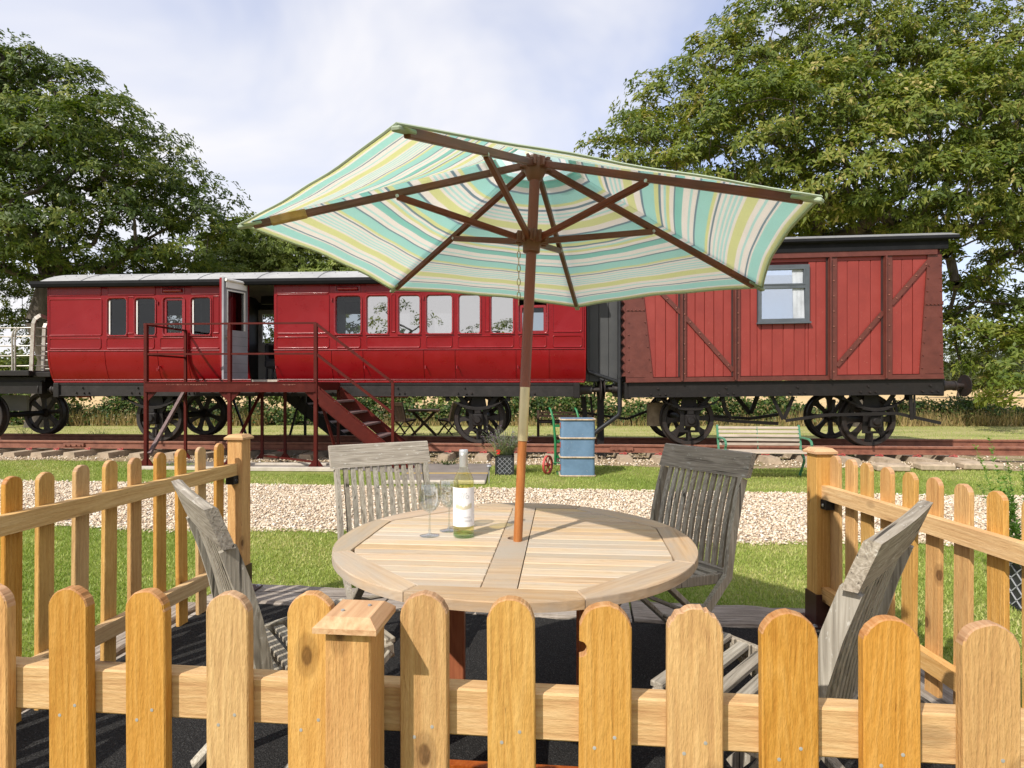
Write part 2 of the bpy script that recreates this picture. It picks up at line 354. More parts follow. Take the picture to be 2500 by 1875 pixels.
s = NT('lawn_grass'); c = s.coord((1,1,1), False); n1 = s.noise(c, .9, 5, .65); n2 = s.noise(c, 60, 3, .7); n3 = s.noise(c, 9, 4, .6)
c1 = s.ramp(s.math('ADD', s.math('MULTIPLY', n1, .7), s.math('MULTIPLY', n3, .3)), [(.36, (.19,.25,.05)), (.5, (.27,.31,.075)), (.62, (.37,.36,.13)), (.75, (.46,.40,.20))])
c1 = s.mix(s.ramp(n2, [(.35, g3(.6)), (.6, g3(0))]), c1, (.06,.09,.014)); s.bump(n2, .8, .03); M['lawn'] = s.fin(c1, .9, spec=.1)
s = NT('back_lawn'); n1 = s.noise(c if False else s.coord((1,3,1), False), .5, 5, .7); n2 = s.noise(s.coord((1,1,1), False), 30, 3, .7)
c1 = s.ramp(n1, [(.32, (.24,.27,.08)), (.5, (.38,.36,.14)), (.7, (.48,.41,.21))]); c1 = s.mix(s.ramp(n2, [(.3, g3(.4)), (.6, g3(0))]), c1, (.10,.12,.03)); s.bump(n2, .5, .03); M['lawn2'] = s.fin(c1, .9, spec=.1)
s = NT('pale_gravel'); vo = s.n('TexVoronoi', Scale=42.0); s.set(vo.inputs['Vector'], s.coord((1,1,1), False)); sepc = s.n('SeparateColor', Color=vo.outputs['Color']).outputs[0]
c1 = s.ramp(sepc, [(0, (.30,.20,.13)), (.4, (.50,.38,.27)), (.8, (.68,.57,.45)), (1, (.75,.70,.62))]); c1 = s.mix(s.ramp(vo.outputs['Distance'], [(.3, g3(0)), (.75, g3(.8))]), c1, (.17,.12,.08))
s.bump(s.math('SUBTRACT', 1, vo.outputs['Distance']), .8, .02); M['gravel'] = s.fin(c1, .9, spec=.2)
s = NT('pebble'); a = s.n('Attribute', attribute_name='rnd').outputs['Fac']
M['pebble'] = s.fin(s.ramp(a, [(0, (.40,.30,.20)), (.25, (.54,.42,.29)), (.6, (.63,.53,.40)), (.85, (.68,.59,.46)), (1, (.78,.74,.66))]), .8, spec=.25)
s = NT('track_dirt'); c = s.coord((1,1,1), False); n1 = s.noise(c, 2, 6, .7); n2 = s.noise(c, 45, 3, .6)
c1 = s.ramp(n1, [(.35, (.20,.20,.07)), (.5, (.38,.29,.18)), (.7, (.50,.40,.28))]); c1 = s.mix(s.ramp(n2, [(.3, g3(.7)), (.6, g3(0))]), c1, (.15,.11,.07)); s.bump(n2, .8, .03); M['dirt'] = s.fin(c1, .95, spec=.1)
s = NT('stubble'); c = s.coord((1,1,1), False); n1 = s.noise(c, .25, 5, .7); n2 = s.noise(s.coord((.4,3,1), False), 6, 4, .7)
c1 = s.ramp(s.math('MULTIPLY_ADD', n1, .5, s.math('MULTIPLY', n2, .5)), [(.35, (.40,.27,.12)), (.55, (.58,.42,.22)), (.7, (.66,.51,.30))]); s.bump(n2, .6, .05); M['field'] = s.fin(c1, .95, spec=.1)
s = NT('rubber_mat'); c = s.coord((1,1,1), False); n2 = s.noise(c, 190, 2, .6)
M['mat'] = s.fin(s.ramp(n2, [(.35, (.012,.0115,.011)), (.6, (.030,.029,.028)), (.75, (.10,.097,.092))]), .85, spec=.15); s.bump(n2, 1.0, .008)
s = NT('label_paper'); M['paper'] = s.fin((.82,.82,.84), .6)
s = NT('label_print'); M['print'] = s.fin((.38,.39,.40), .6)
s = NT('label_gold'); M['gold'] = s.fin((.66,.60,.42), .5)
s = NT('screw_cap'); M['cap'] = s.fin((.62,.64,.66), .35, .6)
# ================================================================= SETTING
def sheet(name, pts, z, m, kind='structure'):
    b = MB(); b.add([(x, y, z) for x, y in pts], [tuple(range(len(pts)))])
    o = b.build(name, m); o['kind'] = kind; return o
sheet('ground', [(-1500,-300),(1500,-300),(1500,2500),(-1500,2500)], -.012, M['field'])
sheet('lawn', [(-60,-20),(60,-20),(60,12.5),(-60,12.5)], -.004, M['lawn'])
sheet('back_lawn', [(-60,12.5),(60,12.5),(60,21.5),(-60,21.5)], -.004, M['lawn2'])
PT = lambda x: 8.07-.09*x
PB = lambda x: 5.56-.083*x
sheet('gravel_path', [(x, PB(x)+.06*math.sin(x*2.3)+.03*math.sin(x*7)) for x in np.linspace(-14,14,80)] + [(x, PT(x)+.05*math.sin(x*1.9+1)) for x in np.linspace(14,-14,80)], .002, M['gravel'])
A = math.atan(.069); ca, sa = math.cos(A), math.sin(A)
O0 = Vector((0, 10.97, 0)); RZ = -A
def TW(s, t, z=0.0): return Vector((s*ca + t*sa, 10.97 - s*sa + t*ca, z))
def L(x, y, t):
    k = (x-CX)/F; Y = (t + 10.97*ca)/(k*sa + ca); X = k*Y
    return (X*ca - (Y-10.97)*sa, CZ - (y-HY)/F*Y)
def quadT(name, s0, s1, t0, t1, z, m):
    b = MB(); n = 60; v = []
    for i in range(n+1):
        s_ = s0+(s1-s0)*i/n; v.append(tuple(TW(s_, t0+.10*math.sin(s_*1.3)+.06*math.sin(s_*4.1), z)))
    for i in range(n+1):
        s_ = s0+(s1-s0)*i/n; v.append(tuple(TW(s_, t1+.1*math.sin(s_*1.7), z)))
    b.add(v, [(i, i+1, n+2+i, n+1+i) for i in range(n)]); o = b.build(name, m); o['kind'] = 'structure'; return o
quadT('track_bed', -16, 18, -.55, 2.9, .001, M['dirt'])
# pebbles ------------------------------------------------------------------
def pebbles(name, P, size, m=None):
    n = len(P); base = np.array([(1,0,0),(-1,0,0),(0,1,0),(0,-1,0),(0,0,1),(0,0,-1)], float)
    fc = np.array([(0,2,4),(2,1,4),(1,3,4),(3,0,4),(2,0,5),(1,2,5),(3,1,5),(0,3,5)])
    sz = size*rng.uniform(.55,1.35,(n,1))*rng.uniform(.6,1.2,(n,3)); sz[:,2] *= .6
    a = rng.uniform(0, 6.28, n); V = base[None]*sz[:,None,:]; V += rng.normal(0, .12, V.shape)*size
    c_, s_ = np.cos(a)[:,None], np.sin(a)[:,None]
    x = V[:,:,0]*c_ - V[:,:,1]*s_; y = V[:,:,0]*s_ + V[:,:,1]*c_
    V = np.stack([x,y,V[:,:,2]], -1) + P[:,None,:]
    Fq = (fc[None] + 6*np.arange(n)[:,None,None]).reshape(-1,3)
    o = raw_mesh(name, V.reshape(-1,3), Fq, m or M['pebble'], attr=np.repeat(rng.uniform(0,1,n), 6)); o['kind'] = 'stuff'; return o
n = 62000; X = rng.uniform(-7.6, 7.6, n); u = rng.uniform(-.02, 1.02, n)
lo = 5.56-.083*X+.06*np.sin(X*2.3); hi = 8.07-.09*X; Y = lo+(hi-lo)*u + rng.normal(0,.02,n)
pebbles('path_gravel', np.stack([X, Y, rng.uniform(.003,.014,n)], -1), .017)
n = 16000; S_ = rng.uniform(-11, 11, n); T_ = rng.uniform(-.5, 1.9, n); P = np.stack([S_*ca+T_*sa, 10.97-S_*sa+T_*ca, rng.uniform(.004,.02,n)], -1)
P = P[(T_ < .3) | (rng.uniform(0,1,n) < .5)]; P = P[(np.sin(P[:,0]*1.1+.5)+rng.normal(0,.5,len(P)) > -.6)]
pebbles('track_ballast', P, .021)
# grass --------------------------------------------------------------------
def blades(name, P, h, wd, m, lean=.5, mode=None):
    n = len(P); a = rng.uniform(0, 6.28, n); hh = h*rng.uniform(.5,1.3,n); ld = rng.uniform(0, lean, n)*hh; b = rng.uniform(0,6.28,n)
    wv = np.stack([np.cos(a), np.sin(a), np.zeros(n)], -1)*(wd*rng.uniform(.6,1.2,n))[:,None]
    tip = P + np.stack([np.cos(b)*ld, np.sin(b)*ld, hh], -1)
    V = np.stack([P-wv, P+wv, tip], 1).reshape(-1,3); Fq = np.arange(3*n).reshape(-1,3)
    r_ = np.clip(.45+.22*np.sin(P[:,0]*1.7+P[:,1]*.9)+.15*np.sin(P[:,1]*5+P[:,0]*3) + rng.normal(0,.2,n), 0, 1)
    o = raw_mesh(name, V, Fq, m, attr=np.repeat(r_, 3)); o['kind'] = 'stuff'; return o
n = 150000; X = rng.uniform(-5.2, 5.2, n); Y = rng.uniform(3.0, 6.2, n)
k = (Y < 5.56-.083*X+.06*np.sin(X*2.3)+.03) & (np.abs(X) < .9*Y+.3) & ~((X > -1.9) & (X < 1.75) & (Y < 3.75-.135*X))
blades('near_grass', np.stack([X[k], Y[k], np.zeros(k.sum())], -1), .024, .005, M['grassb'], .9)
n = 120000; X = rng.uniform(-10, 10, n); Y = rng.uniform(6.9, 11.3, n)
k = (Y > 8.04-.09*X+.05*np.sin(X*1.9+1)) & (Y < 10.4-.069*X+.12*np.sin(X*1.3)) & (np.abs(X) < .88*Y) & ~((X > -5.6) & (X < -.36) & (Y > 9.4)) & ~((X > -1.7) & (X < -.36) & (Y > 8.45))
blades('verge_grass', np.stack([X[k], Y[k], np.zeros(k.sum())], -1), .026, .006, M['grassb'], .9)
n = 16000; X = rng.uniform(-16, 16, n); Y = rng.uniform(13.0, 20.5, n)
blades('back_grass', np.stack([X, Y, np.zeros(n)], -1), .035, .009, M['grassb'], .9)
# foliage ------------------------------------------------------------------
def leaves(centers, normals, per, size, spread, ratio=.36, droop=.25, rv=None, rjit=.13):
    n = len(centers); N = n*per
    C = np.repeat(centers, per, 0); Nn = np.repeat(normals, per, 0)
    D = np.cross(Nn, rng.normal(0, 1, (N,3))); D /= np.linalg.norm(D, axis=1)[:,None]+1e-9
    D = D + Nn*rng.uniform(-.1,.7,(N,1)) + rng.normal(0, .18, (N,3)); D[:,2] -= droop; D /= np.linalg.norm(D, axis=1)[:,None]
    root = C + rng.normal(0, spread, (N,3))
    W = np.cross(D, Nn + rng.normal(0,.35,(N,3))); W /= np.linalg.norm(W, axis=1)[:,None]+1e-9
    ln = (size*rng.uniform(.6,1.25,N))[:,None]
    Up = np.cross(W, D)
    p0 = root; p1 = root + D*ln*.5 + W*ln*ratio*.5 + Up*ln*.08; p2 = root + D*ln - np.array([0,0,1])*ln*.12; p3 = root + D*ln*.5 - W*ln*ratio*.5 + Up*ln*.08
    V = np.stack([p0,p1,p2,p3], 1).reshape(-1,3); Fq = np.arange(4*N).reshape(-1,4)
    r_ = np.repeat(rv if rv is not None else rng.uniform(0,1,n), per) + rng.normal(0, rjit, N)
    return V, Fq, np.repeat(np.clip(r_, 0, 1), 4)
def crown_points(lobes, nclump, seed, tuft_per, cl_r, inner=.45, face=.35):
    r = np.random.default_rng(seed); L_ = np.array(lobes, float)
    vol = (L_[:,3]*L_[:,5]+L_[:,3]*L_[:,4]+L_[:,4]*L_[:,5]); pr = vol/vol.sum()
    cl = []; nn = []; tries = 0
    while len(cl) < nclump and tries < nclump*30:
        tries += 1; l = L_[r.choice(len(L_), p=pr)]
        d_ = r.normal(0,1,3); d_ /= np.linalg.norm(d_)
        if d_[1] > .3 and r.random() < face*1.6: d_[1] *= -1
        rad = r.uniform(inner,1)**.45
        p = l[:3] + d_*l[3:6]*rad
        q = (p-L_[:,:3])/L_[:,3:6]; dd = (q**2).sum(1)
        if (dd < .55).any() and r.random() < .7: continue
        if cl:
            if (np.linalg.norm(np.array(cl)-p, axis=1) < cl_r*1.0).any(): continue
        g = d_/l[3:6]; g /= np.linalg.norm(g); cl.append(p); nn.append(g)
    cl = np.array(cl); nn = np.array(nn); n = len(cl)
    rad = cl_r*r.uniform(.65,1.35,n)
    per = tuft_per; C = np.repeat(cl, per, 0); G = np.repeat(nn, per, 0); RR = np.repeat(rad, per)[:,None]
    d_ = r.normal(0,1,C.shape); d_ /= np.linalg.norm(d_, axis=1)[:,None]; d_[:,2] = np.abs(d_[:,2])*1.0-.30
    d_ = d_ + G*.35
    P = C + d_*RR*np.array([1.05,1.05,.85])*(r.uniform(.55,1,(len(C),1)))
    N = d_*.7 + G*.5 + np.array([0,0,.35]); N /= np.linalg.norm(N, axis=1)[:,None]
    base = np.repeat(r.uniform(.25,.68,n), per)
    return cl, rad, P, N, base
def limbs(base, top, cl, r0, seed, name, m, parent, nmain=7, fork=.30, minr=.012):
    r = np.random.default_rng(seed); base = np.array(base); top = np.array(top)
    nodes = []; par = []; H = 8
    for i in range(H+1):
        f = i/H; nodes.append(base+(top-base)*f + (r.normal(0,.12,3)*np.array([1,1,0]) if 0 < i else 0)); par.append(i-1)
    start = int(H*fork)
    order = np.argsort(np.linalg.norm(cl-(base+(top-base)*.6), axis=1))
    ends = []
    for k in order:
        p = cl[k]; arr = np.array(nodes[start:]); dd = np.linalg.norm(arr-p, axis=1) + .25*np.maximum(0, arr[:,2]-p[2]+.2)*2
        j = start+int(np.argmin(dd)); q = nodes[j]; ln = np.linalg.norm(p-q); st = max(1, int(ln/.7)); last = j
        for i in range(1, st+1):
            f = i/st; x = q+(p-q)*f; x = x + r.normal(0, .06*ln/st*1.2, 3)*(1 if i < st else .2); x[2] -= math.sin(f*math.pi)*ln*.05
            nodes.append(x); par.append(last); last = len(nodes)-1
        ends.append(last)
    cnt = np.zeros(len(nodes)); 
    for e in ends: cnt[e] += 1
    for i in range(len(nodes)-1, 0, -1):
        cnt[par[i]] += cnt[i]
    tot = cnt[0]; rad = np.maximum(minr, r0*(np.maximum(cnt,1)/tot)**.56)
    b = MB()
    for i in range(1, len(nodes)):
        p_ = par[i]; ra = rad[i] if p_ > 0 and rad[p_] > rad[i]*1.6 else rad[p_]
        if i == 1: ra = rad[0]*1.35
        b.tube([nodes[p_], nodes[i]], [ra, rad[i]], 8 if rad[i] > .08 else 4, cap=False)
    o = b.build(name, m, parent, smooth=True, ang=60); return o
def tree(name, label, base, toph, lobes, ncl, r0, lm, leaf, per, tuft_per, cl_r, seed, group=None, fork=.3, top=None, extra=None, barkcut=1):
    t = thing(name, label, 'tree', (base[0], base[1], 0), 0, group)
    cl, rad, P, N, bs = crown_points(lobes, ncl, seed, tuft_per, cl_r)
    V, Fq, at = leaves(P, N, per, leaf, leaf*.22, rv=np.clip(bs+np.random.default_rng(seed).normal(0,.17,len(bs)),0,1))
    off = np.array([base[0], base[1], 0])
    o = raw_mesh('crown', V-off, Fq, M[lm], t, at); o['kind'] = 'stuff'
    tp = np.array(top if top is not None else (base[0], base[1], toph)) - off
    limbs((0,0,-.1), tp, cl[::barkcut]-off, r0, seed+1, 'trunk', M['bark'], t, fork=fork)
    return t
def lobe(x, y, Y, rx, rz, ry=None):
    p = px(x, y, Y); k = Y/F; return (p.x, p.y, p.z, rx*k, (ry if ry else rx*.8)*k, rz*k)
# right-hand big tree: lobes traced at px
YR = 19.0
lobR = [lobe(x,y,YR+dy,rx,rz) for x,y,rx,rz,dy in [
 (1560,400,105,90,0),(1650,300,110,110,1),(1760,210,120,110,.5),(1880,130,130,110,1),(2030,110,140,105,1.5),(1720,440,120,80,-1),(1840,340,140,120,-1.5),(1990,290,150,130,-1),
 (2130,190,140,120,1),(2280,130,130,115,1.5),(2420,170,140,120,1),(2180,340,150,120,-1.5),(2340,290,150,130,-1),(2480,330,150,120,0),(2050,440,130,90,-2),(2250,480,140,90,-1.5),(2420,470,140,100,-1),(1930,480,110,70,0),(1960,545,110,50,2),(2090,545,110,45,2.5),(2200,560,90,45,1.5),(2560,450,140,150,1),(2620,260,150,150,2),
 (2360,640,60,70,-1),(2450,700,70,80,0),(2400,800,80,80,0),(2480,870,70,70,-1),(2400,890,50,40,0),(2330,760,45,60,1),(2470,960,50,30,-2),(2480,790,60,70,1),(2330,560,80,50,-1),(2500,600,60,70,0)]]
tree('oak_tree', 'huge olive green tree with pale catkins filling the sky behind the boarded wagon', (11.9, 20.0), 11, lobR, 720, .34, 'leaf_r', .185, 7, 40, .70, 3, top=(11.0,20,10.5), fork=.30)
YL = 19.5
lobL = [lobe(x,y,YL+dy,rx,rz) for x,y,rx,rz,dy in [
 (-60,230,130,110,1),(60,270,110,90,0),(160,260,100,80,0),(260,350,110,90,.5),(340,410,100,90,1),(420,480,90,80,1),(500,540,70,60,.5),(560,560,45,40,1),
 (120,380,130,90,-1.5),(260,470,130,80,-1),(-20,460,130,100,-1),(120,540,130,80,-1.5),(330,570,110,60,-.5),(450,600,90,45,0),(20,600,110,60,-.5),(200,620,110,50,0),(60,350,90,55,-2.5),(230,300,80,50,-2),(-160,400,140,180,0),(-150,620,120,100,.5),(330,650,110,35,1)]]
tree('oak_tree', 'dark green spreading tree with bare lower limbs at the left behind the red coach', (-16.1*19.8/19.8*.98, 19.8), 8, lobL, 540, .32, 'leaf_l', .175, 7, 40, .70, 11, top=(-15.2,19.6,9.5), fork=.25)
lobL2 = [lobe(x,y,18.5,rx,rz) for x,y,rx,rz in [(-40,130,90,45),(20,140,60,35),(-120,200,120,80)]]
tree('tall_tree', 'topmost leafy branches of a taller tree at the upper left edge', (-17.6, 18.5), 8, lobL2, 40, .22, 'leaf_l', .155, 6, 30, .5, 17, top=(-17,18.5,10.5), fork=.5)
lobM = [lobe(x,y,25+dy,rx,rz) for x,y,rx,rz,dy in [(560,615,60,45,0),(620,600,60,45,-.5),(720,605,70,50,-.5),(600,640,80,50,0),(680,620,80,55,.5),(760,620,80,50,0),(850,640,80,50,.5),(560,680,80,60,0),(680,700,110,60,0),(830,700,120,60,0),(940,690,80,50,.5)]]
tree('bushy_tree', 'light green bushy tree showing between the dark tree and the parasol', (-8.9, 25.3), 5, lobM, 520, .16, 'leaf_m', .15, 7, 36, .45, 23, fork=.15)
lobN = [lobe(x,y,22+dy,rx,rz) for x,y,rx,rz,dy in [(330,690,70,40,0),(430,720,80,60,.5),(520,700,70,50,0),(240,700,70,60,.5),(120,760,80,90,1),(-40,720,100,90,.5),(330,800,90,70,1),(500,800,90,70,1),(620,790,90,80,1),(720,860,90,70,1),(850,820,90,90,1),(420,900,120,60,1),(600,910,120,50,1)]]
tree('thicket_tree', 'shaded dark thicket under the left tree behind the coach roof', (-14.0, 22.5), 4, lobN, 330, .12, 'leaf_l', .14, 6, 36, .6, 29, fork=.1)
# trees over the photographer's shoulder: the coach glass mirrors them
for i, (x, y, h, sc_) in enumerate([(-19,-14,8.5,1),(-11,-15,6.4,.9),(-4.5,-18,5.6,1.1),(1.5,-21,5.9,1.2),(8,-22,6.1,1.3),(16,-20,5.9,1.3)]):
    lb = [(x+dx*sc_, y+dy, h*f, 2.1*sc_, 1.8, h*.26) for dx,dy,f in [(-1.6,0,.45),(1.5,.3,.5),(0,0,.72)]]
    tree('reflected_tree', ['leftmost tree standing behind the viewpoint','second tree from the left behind the viewpoint','third tree from the left behind the viewpoint','fourth tree from the left behind the viewpoint','second tree from the right behind the viewpoint','rightmost tree standing behind the viewpoint'][i]+', mirrored in the windows', (x, y), h*.6, lb, 26, .16, 'leaf_l', .24, 4, 34, .75, 50+i, 'trees mirrored in the windows', barkcut=2)
# hedge, dry grass, far tree line
def leafmass(name, P, size, per, m, label=None, cat=None, kind=None, rv=None, group=None):
    N = np.tile(np.array([[0,-.4,.6]]), (len(P),1)) + rng.normal(0,.3,(len(P),3))
    V, Fq, at = leaves(P, N, per, size, size*.7, ratio=.6, rv=rv)
    o = raw_mesh(name, V, Fq, m, attr=at); tag(o, label, cat, group, kind); return o
n = 14500; X = rng.uniform(-19.5, 22, n); hh = .78+.28*np.sin(X*.9)+.16*np.sin(X*2.7+1)+.1*np.sin(X*6)
hh = np.where(X > 8.3, hh*.75, hh); hh = np.clip(hh, .25, 1.3)
Z = hh*rng.uniform(0,1,n)**.7; P = np.stack([X, 21.0+rng.normal(0,.35,n)+Z*.3, Z+.03], -1)
leafmass('bramble_hedge', P, .12, 5, M['leaf_h'], 'low bramble hedge between the back lawn and the stubble field', 'hedge')
n = 9000; X = rng.uniform(-19.5, 10.0, n); Z = rng.uniform(.8, 2.4, n); k = (np.sin(X*1.3)+np.sin(X*3.1+2)+rng.normal(0,.4,n) > -.55+ (1.5-Z)*1.1)
leafmass('low_branches', np.stack([X, 22+rng.normal(0,.3,n), Z], -1)[k], .17, 5, M['leaf_m'], kind='stuff')
def drygrass(name, x0, x1, y0, y1, n, h):
    X = rng.uniform(x0,x1,n); c = (np.sin(X*3.3)+np.sin(X*7.1+1))*.5; k = rng.uniform(0,1,n) < .55+.4*c
    P = np.stack([X[k], rng.uniform(y0,y1,k.sum()), np.zeros(k.sum())], -1); return blades(name, P, h, .012, M['grassd'], .6)
drygrass('dry_grass_tufts', -15.5, -8.5, 20.2, 20.9, 3500, .5)
drygrass('dry_grass_tufts', 9, 19, 20.0, 21.2, 9000, .50)
drygrass('dry_grass_tufts', -6, 9, 20.0, 20.8, 4000, .35)
n = 16000; X = rng.uniform(-130, 160, n); top = 5.8+2.0*np.sin(X*.05)+1.1*np.sin(X*.21+2)+.5*np.sin(X*.6)
Z = top*rng.uniform(0,1,n)**.7; P = np.stack([X, 150+rng.normal(0,2,n), Z], -1)
leafmass('far_tree_line', P, 1.5, 4, M['leaf_f'], kind='stuff')
# right-edge shrub near tree: mid-distance dark shrub behind the wagon end
lobS = [lobe(x,y,60,rx,rz) for x,y,rx,rz in [(2330,895,60,40),(2420,905,90,40),(2520,890,80,50),(2600,890,80,50)]]
tree('distant_tree', 'shaded dark green bushes at the edge of the stubble field beyond the buffer', (45, 60), 3.5, lobS, 110, .12, 'leaf_f', .4, 5, 30, 1.1, 31, fork=.05)
# ---------------------------------------------------------------- track
def rail(t, label):
    r = thing('rail', label, 'rail', tuple(TW(0, t)), RZ)
    prof = [(-.065,0),(.065,0),(.065,.012),(.012,.024),(.010,.10),(.034,.112),(.034,.142),(.028,.150),(-.028,.150),(-.034,.142),(-.034,.112),(-.010,.10),(-.012,.024),(-.065,.012)]
    z0 = .134
    b = MB(); b.prism(prof, lambda a, c: (-17, a, z0+c), lambda a, c: (17, a, z0+c)); b.build('rail_bar', M['rail'], r)
    b = MB(); b.box(-17, 17, -.024, .024, z0+.1501, z0+.1525); b.build('rail_head', M['rail_top'], r)
    for sj in ([2.05, -8.9] if t < 1 else [1.1]):
        b = MB(); b.box(sj-.22, sj+.22, -.05, -.013, z0+.03, z0+.098, .006)
        for k in (-.16,-.06,.06,.16): b.lathe([(0,-.075),(.016,-.075),(.016,-.05)], (sj+k, 0, z0+.062), 'y', 8)
        b.build('fishplate', M['rail'], r)
    return r
T_R = .447
rail(T_R, 'near rusty rail in front of the wheels'); rail(T_R+1.5, 'far rusty rail in shade beneath the coaches')
b = MB(); b.prism([(-.13,0),(.13,0),(.105,.12),(-.105,.12)], lambda a,c: (a, -1.30, c), lambda a,c: (a, 1.30, c)); sl0 = b.build('concrete_sleeper', M['concrete'])
b = MB()
pts = [(-.07,-.03,.03),(-.04,-.05,.045),(0,-.045,.04),(.02,-.02,.06),(.05,-.03,.05),(.06,-.06,.035),(.03,-.07,.03),(.0,-.06,.035)]
b.tube(pts, .009, 6); clip0 = b.build('clip', M['clip_red'], sl0); clip0.location = (0, -.80, .10)
tag(sl0, None, 'sleeper', 'concrete sleepers under the railway track'); sl0['label'] = 'pale concrete sleeper with a red clip under the rusty rails'
ORD = ['first','second','third','fourth','fifth','sixth','seventh','eighth','ninth','tenth','eleventh','twelfth','thirteenth','fourteenth','fifteenth','sixteenth','seventeenth','eighteenth','nineteenth','twentieth']
ORD += ['twenty-'+q for q in ORD[:9]]+['thirtieth']+['thirty-'+q for q in ORD[:9]]+['fortieth','forty-first','forty-second']; NS = 0
first = True
for i in range(-17, 24):
    s_ = -8.53 + (i+2)*.662 + random.uniform(-.03,.03)
    if abs(s_) > 13: continue
    p = TW(s_, T_R+.75, -.015+random.uniform(-.008,.008))
    if first: o = sl0; o.location = p; o.rotation_euler = (0,0,RZ); first = False
    else: o = dup(sl0, None, p, RZ+random.uniform(-.03,.03))
    o['label'] = 'pale concrete sleeper under the rusty rails, %s from the left end of the track' % ORD[NS]; NS += 1
# stone kerbs at the right, path slab
for i, (x0, x1, y, lb) in enumerate([(2138,2215,1133,'left of the three rough pale kerb blocks by the right-hand rails'),(2245,2325,1131,'middle of the three rough pale kerb blocks by the right-hand rails'),(2350,2440,1129,'right of the three rough pale kerb blocks by the right-hand rails')]):
    a_ = gp(x0,y+18); c_ = gp(x1,y+18); ln = c_.x-a_.x
    b = MB(); b.box(0, ln, 0, .28, 0, .11, .025); o = b.build('kerb_stone', M['concrete']); o.location = (a_.x, a_.y-.05, 0); o.rotation_euler = (R(3),0,RZ+R(-2))
    tag(o, lb, 'kerb', 'rough kerb blocks by the right-hand rails')
# paved path with yellow line
t = thing('concrete_path', 'brown-grey slab path with a yellow line and pale kerb edge leading to the steps', 'path', (-1.0, 8.5, 0)); t['kind'] = 'structure'
del t['category']; del t['label']
b = MB(); b.box(-.72, .62, .03, 1.05, .0, .022, .004); b.build('slab', M['slab'], t)
b = MB(); b.box(-.72, .62, 1.07, 2.0, .0, .024, .004); b.build('slab', M['slab'], t)
b = MB(); b.box(-.72, .62, 1.06-.21, 1.10-.21, .0225, .027); b.build('painted_line', M['yellow'], t)
b = MB(); b.box(-.8, .62, -.06, .025, .0, .055, .012); b.build('kerb', M['kerb'], t)
for i, (x0, x1, yy, h) in enumerate([(330,575,1147,.05),(600,820,1150,.06),(560,800,1136,.04)]):
    a_ = gp(x0, yy); c_ = gp(x1, yy)
    b = MB(); b.box(0, c_.x-a_.x, 0, .12, 0, h, .006); o = b.build('edging_board', M['kerb']); o.location = (a_.x, a_.y, 0); o.rotation_euler = (0,0,RZ*.6)
    tag(o, ['pale edging board at the foot of the steps, left behind the picket fence','pale edging board under the near post of the steps','upper pale edging board beside the steps'][i], 'board')
t = quadT('step_base', -6.3, -1.6, -1.35, -.35, .004, M['slab'])
# ================================================================= VEHICLES (track frame: s along, t away from camera, z up)
def vroot(name, label, cat, s0, t=0): 
    o = thing(name, label, cat, tuple(TW(s0, t)), RZ); return o
def rrect(x0, x1, z0, z1, r, n=4):
    r = min(r, (x1-x0)/2*.98, (z1-z0)/2*.98); P = []
    for cx_, cz_, a0 in ((x1-r,z0+r,-90),(x1-r,z1-r,0),(x0+r,z1-r,90),(x0+r,z0+r,180)):
        for k in range(n+1):
            a = R(a0+90*k/n); P.append((cx_+math.cos(a)*r, cz_+math.sin(a)*r))
    return P
def ringpanel(b, x0, x1, z0, z1, r, prof, fill=True, n=4, tf=None):
    """prof: list of (inset, t)"""
    N = len(b.v); m = None
    for ins, tt in prof:
        P = rrect(x0+ins, x1-ins, z0+ins, z1-ins, max(.004, r-ins), n); m = len(P)
        b.v += [(p[0], tt + (tf(p[1]) if tf else 0), p[1]) for p in P]
    for i in range(len(prof)-1):
        for k in range(m): a = N+i*m+k; c = N+i*m+(k+1) % m; b.f.append((a, c, c+m, a+m))
    if fill: b.f.append(tuple(N+(len(prof)-1)*m+k for k in range(m)))
    return b
# ---- coach
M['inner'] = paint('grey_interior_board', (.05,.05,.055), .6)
cS0, cz = L(118, 931, 0)[0], None
def Z300(y): return L(300, y, 0)[1]
zb, zw = Z300(930.5), Z300(857)
ztop = Z300(690)
xs = lambda p, t=0: L(p, 900, t)[0]
coach = vroot('railway_coach', 'glossy red old railway coach with white roof, left of the dark link', 'railway coach', (xs(118)+xs(1428))/2)
cs = (xs(118)+xs(1428))/2; SH = (cs, 0, 0)
sL, sR_ = xs(118), xs(1428)
def tcurve(z): 
    if z >= zw: return 0.0
    return .135*((zw-z)/(zw-zb))**2.1
# window openings (px left, px right, y top, y bottom) and kinds
wins = [(264,308,'dk'),(331,378,'dk'),(400,449,'dk'),(468,513,'dk'),(820,880,'dk'),(896,946,'film'),(974,1024,'film'),(1042,1103,'film'),(1121,1171,'film'),(1200,1252,'film'),(1268,1334,'drop')]
wz0, wz1 = Z300(818), Z300(729.5)
door = (xs(605), xs(669)); dz1 = Z300(695)
cuts = sorted([xs(a) for a,_,_ in wins]+[xs(b_) for _,b_,_ in wins]+[door[0], door[1], sL, sR_])
b = MB(); rows = [zw, wz0, wz1, dz1, ztop]
for i in range(len(cuts)-1):
    a, c = cuts[i], cuts[i+1]; mid = (a+c)/2
    isw = any(xs(p) < mid < xs(q) for p,q,_ in wins); isd = door[0] < mid < door[1]
    for j in range(4):
        if isd and j < 3: continue
        if isw and j == 1: continue
        b.box(a, c, .0, .05, rows[j], rows[j+1])
    if not isd:
        n = 7; zz = [zb+(zw-zb)*k/n for k in range(n+1)]
        b.add([(x, tcurve(z)+.012, z) for x in (a, c) for z in zz], [(k, k+1, n+2+k, n+1+k) for k in range(n)])
b.build('side_wall', M['coach_red'], coach, SH)
b = MB()
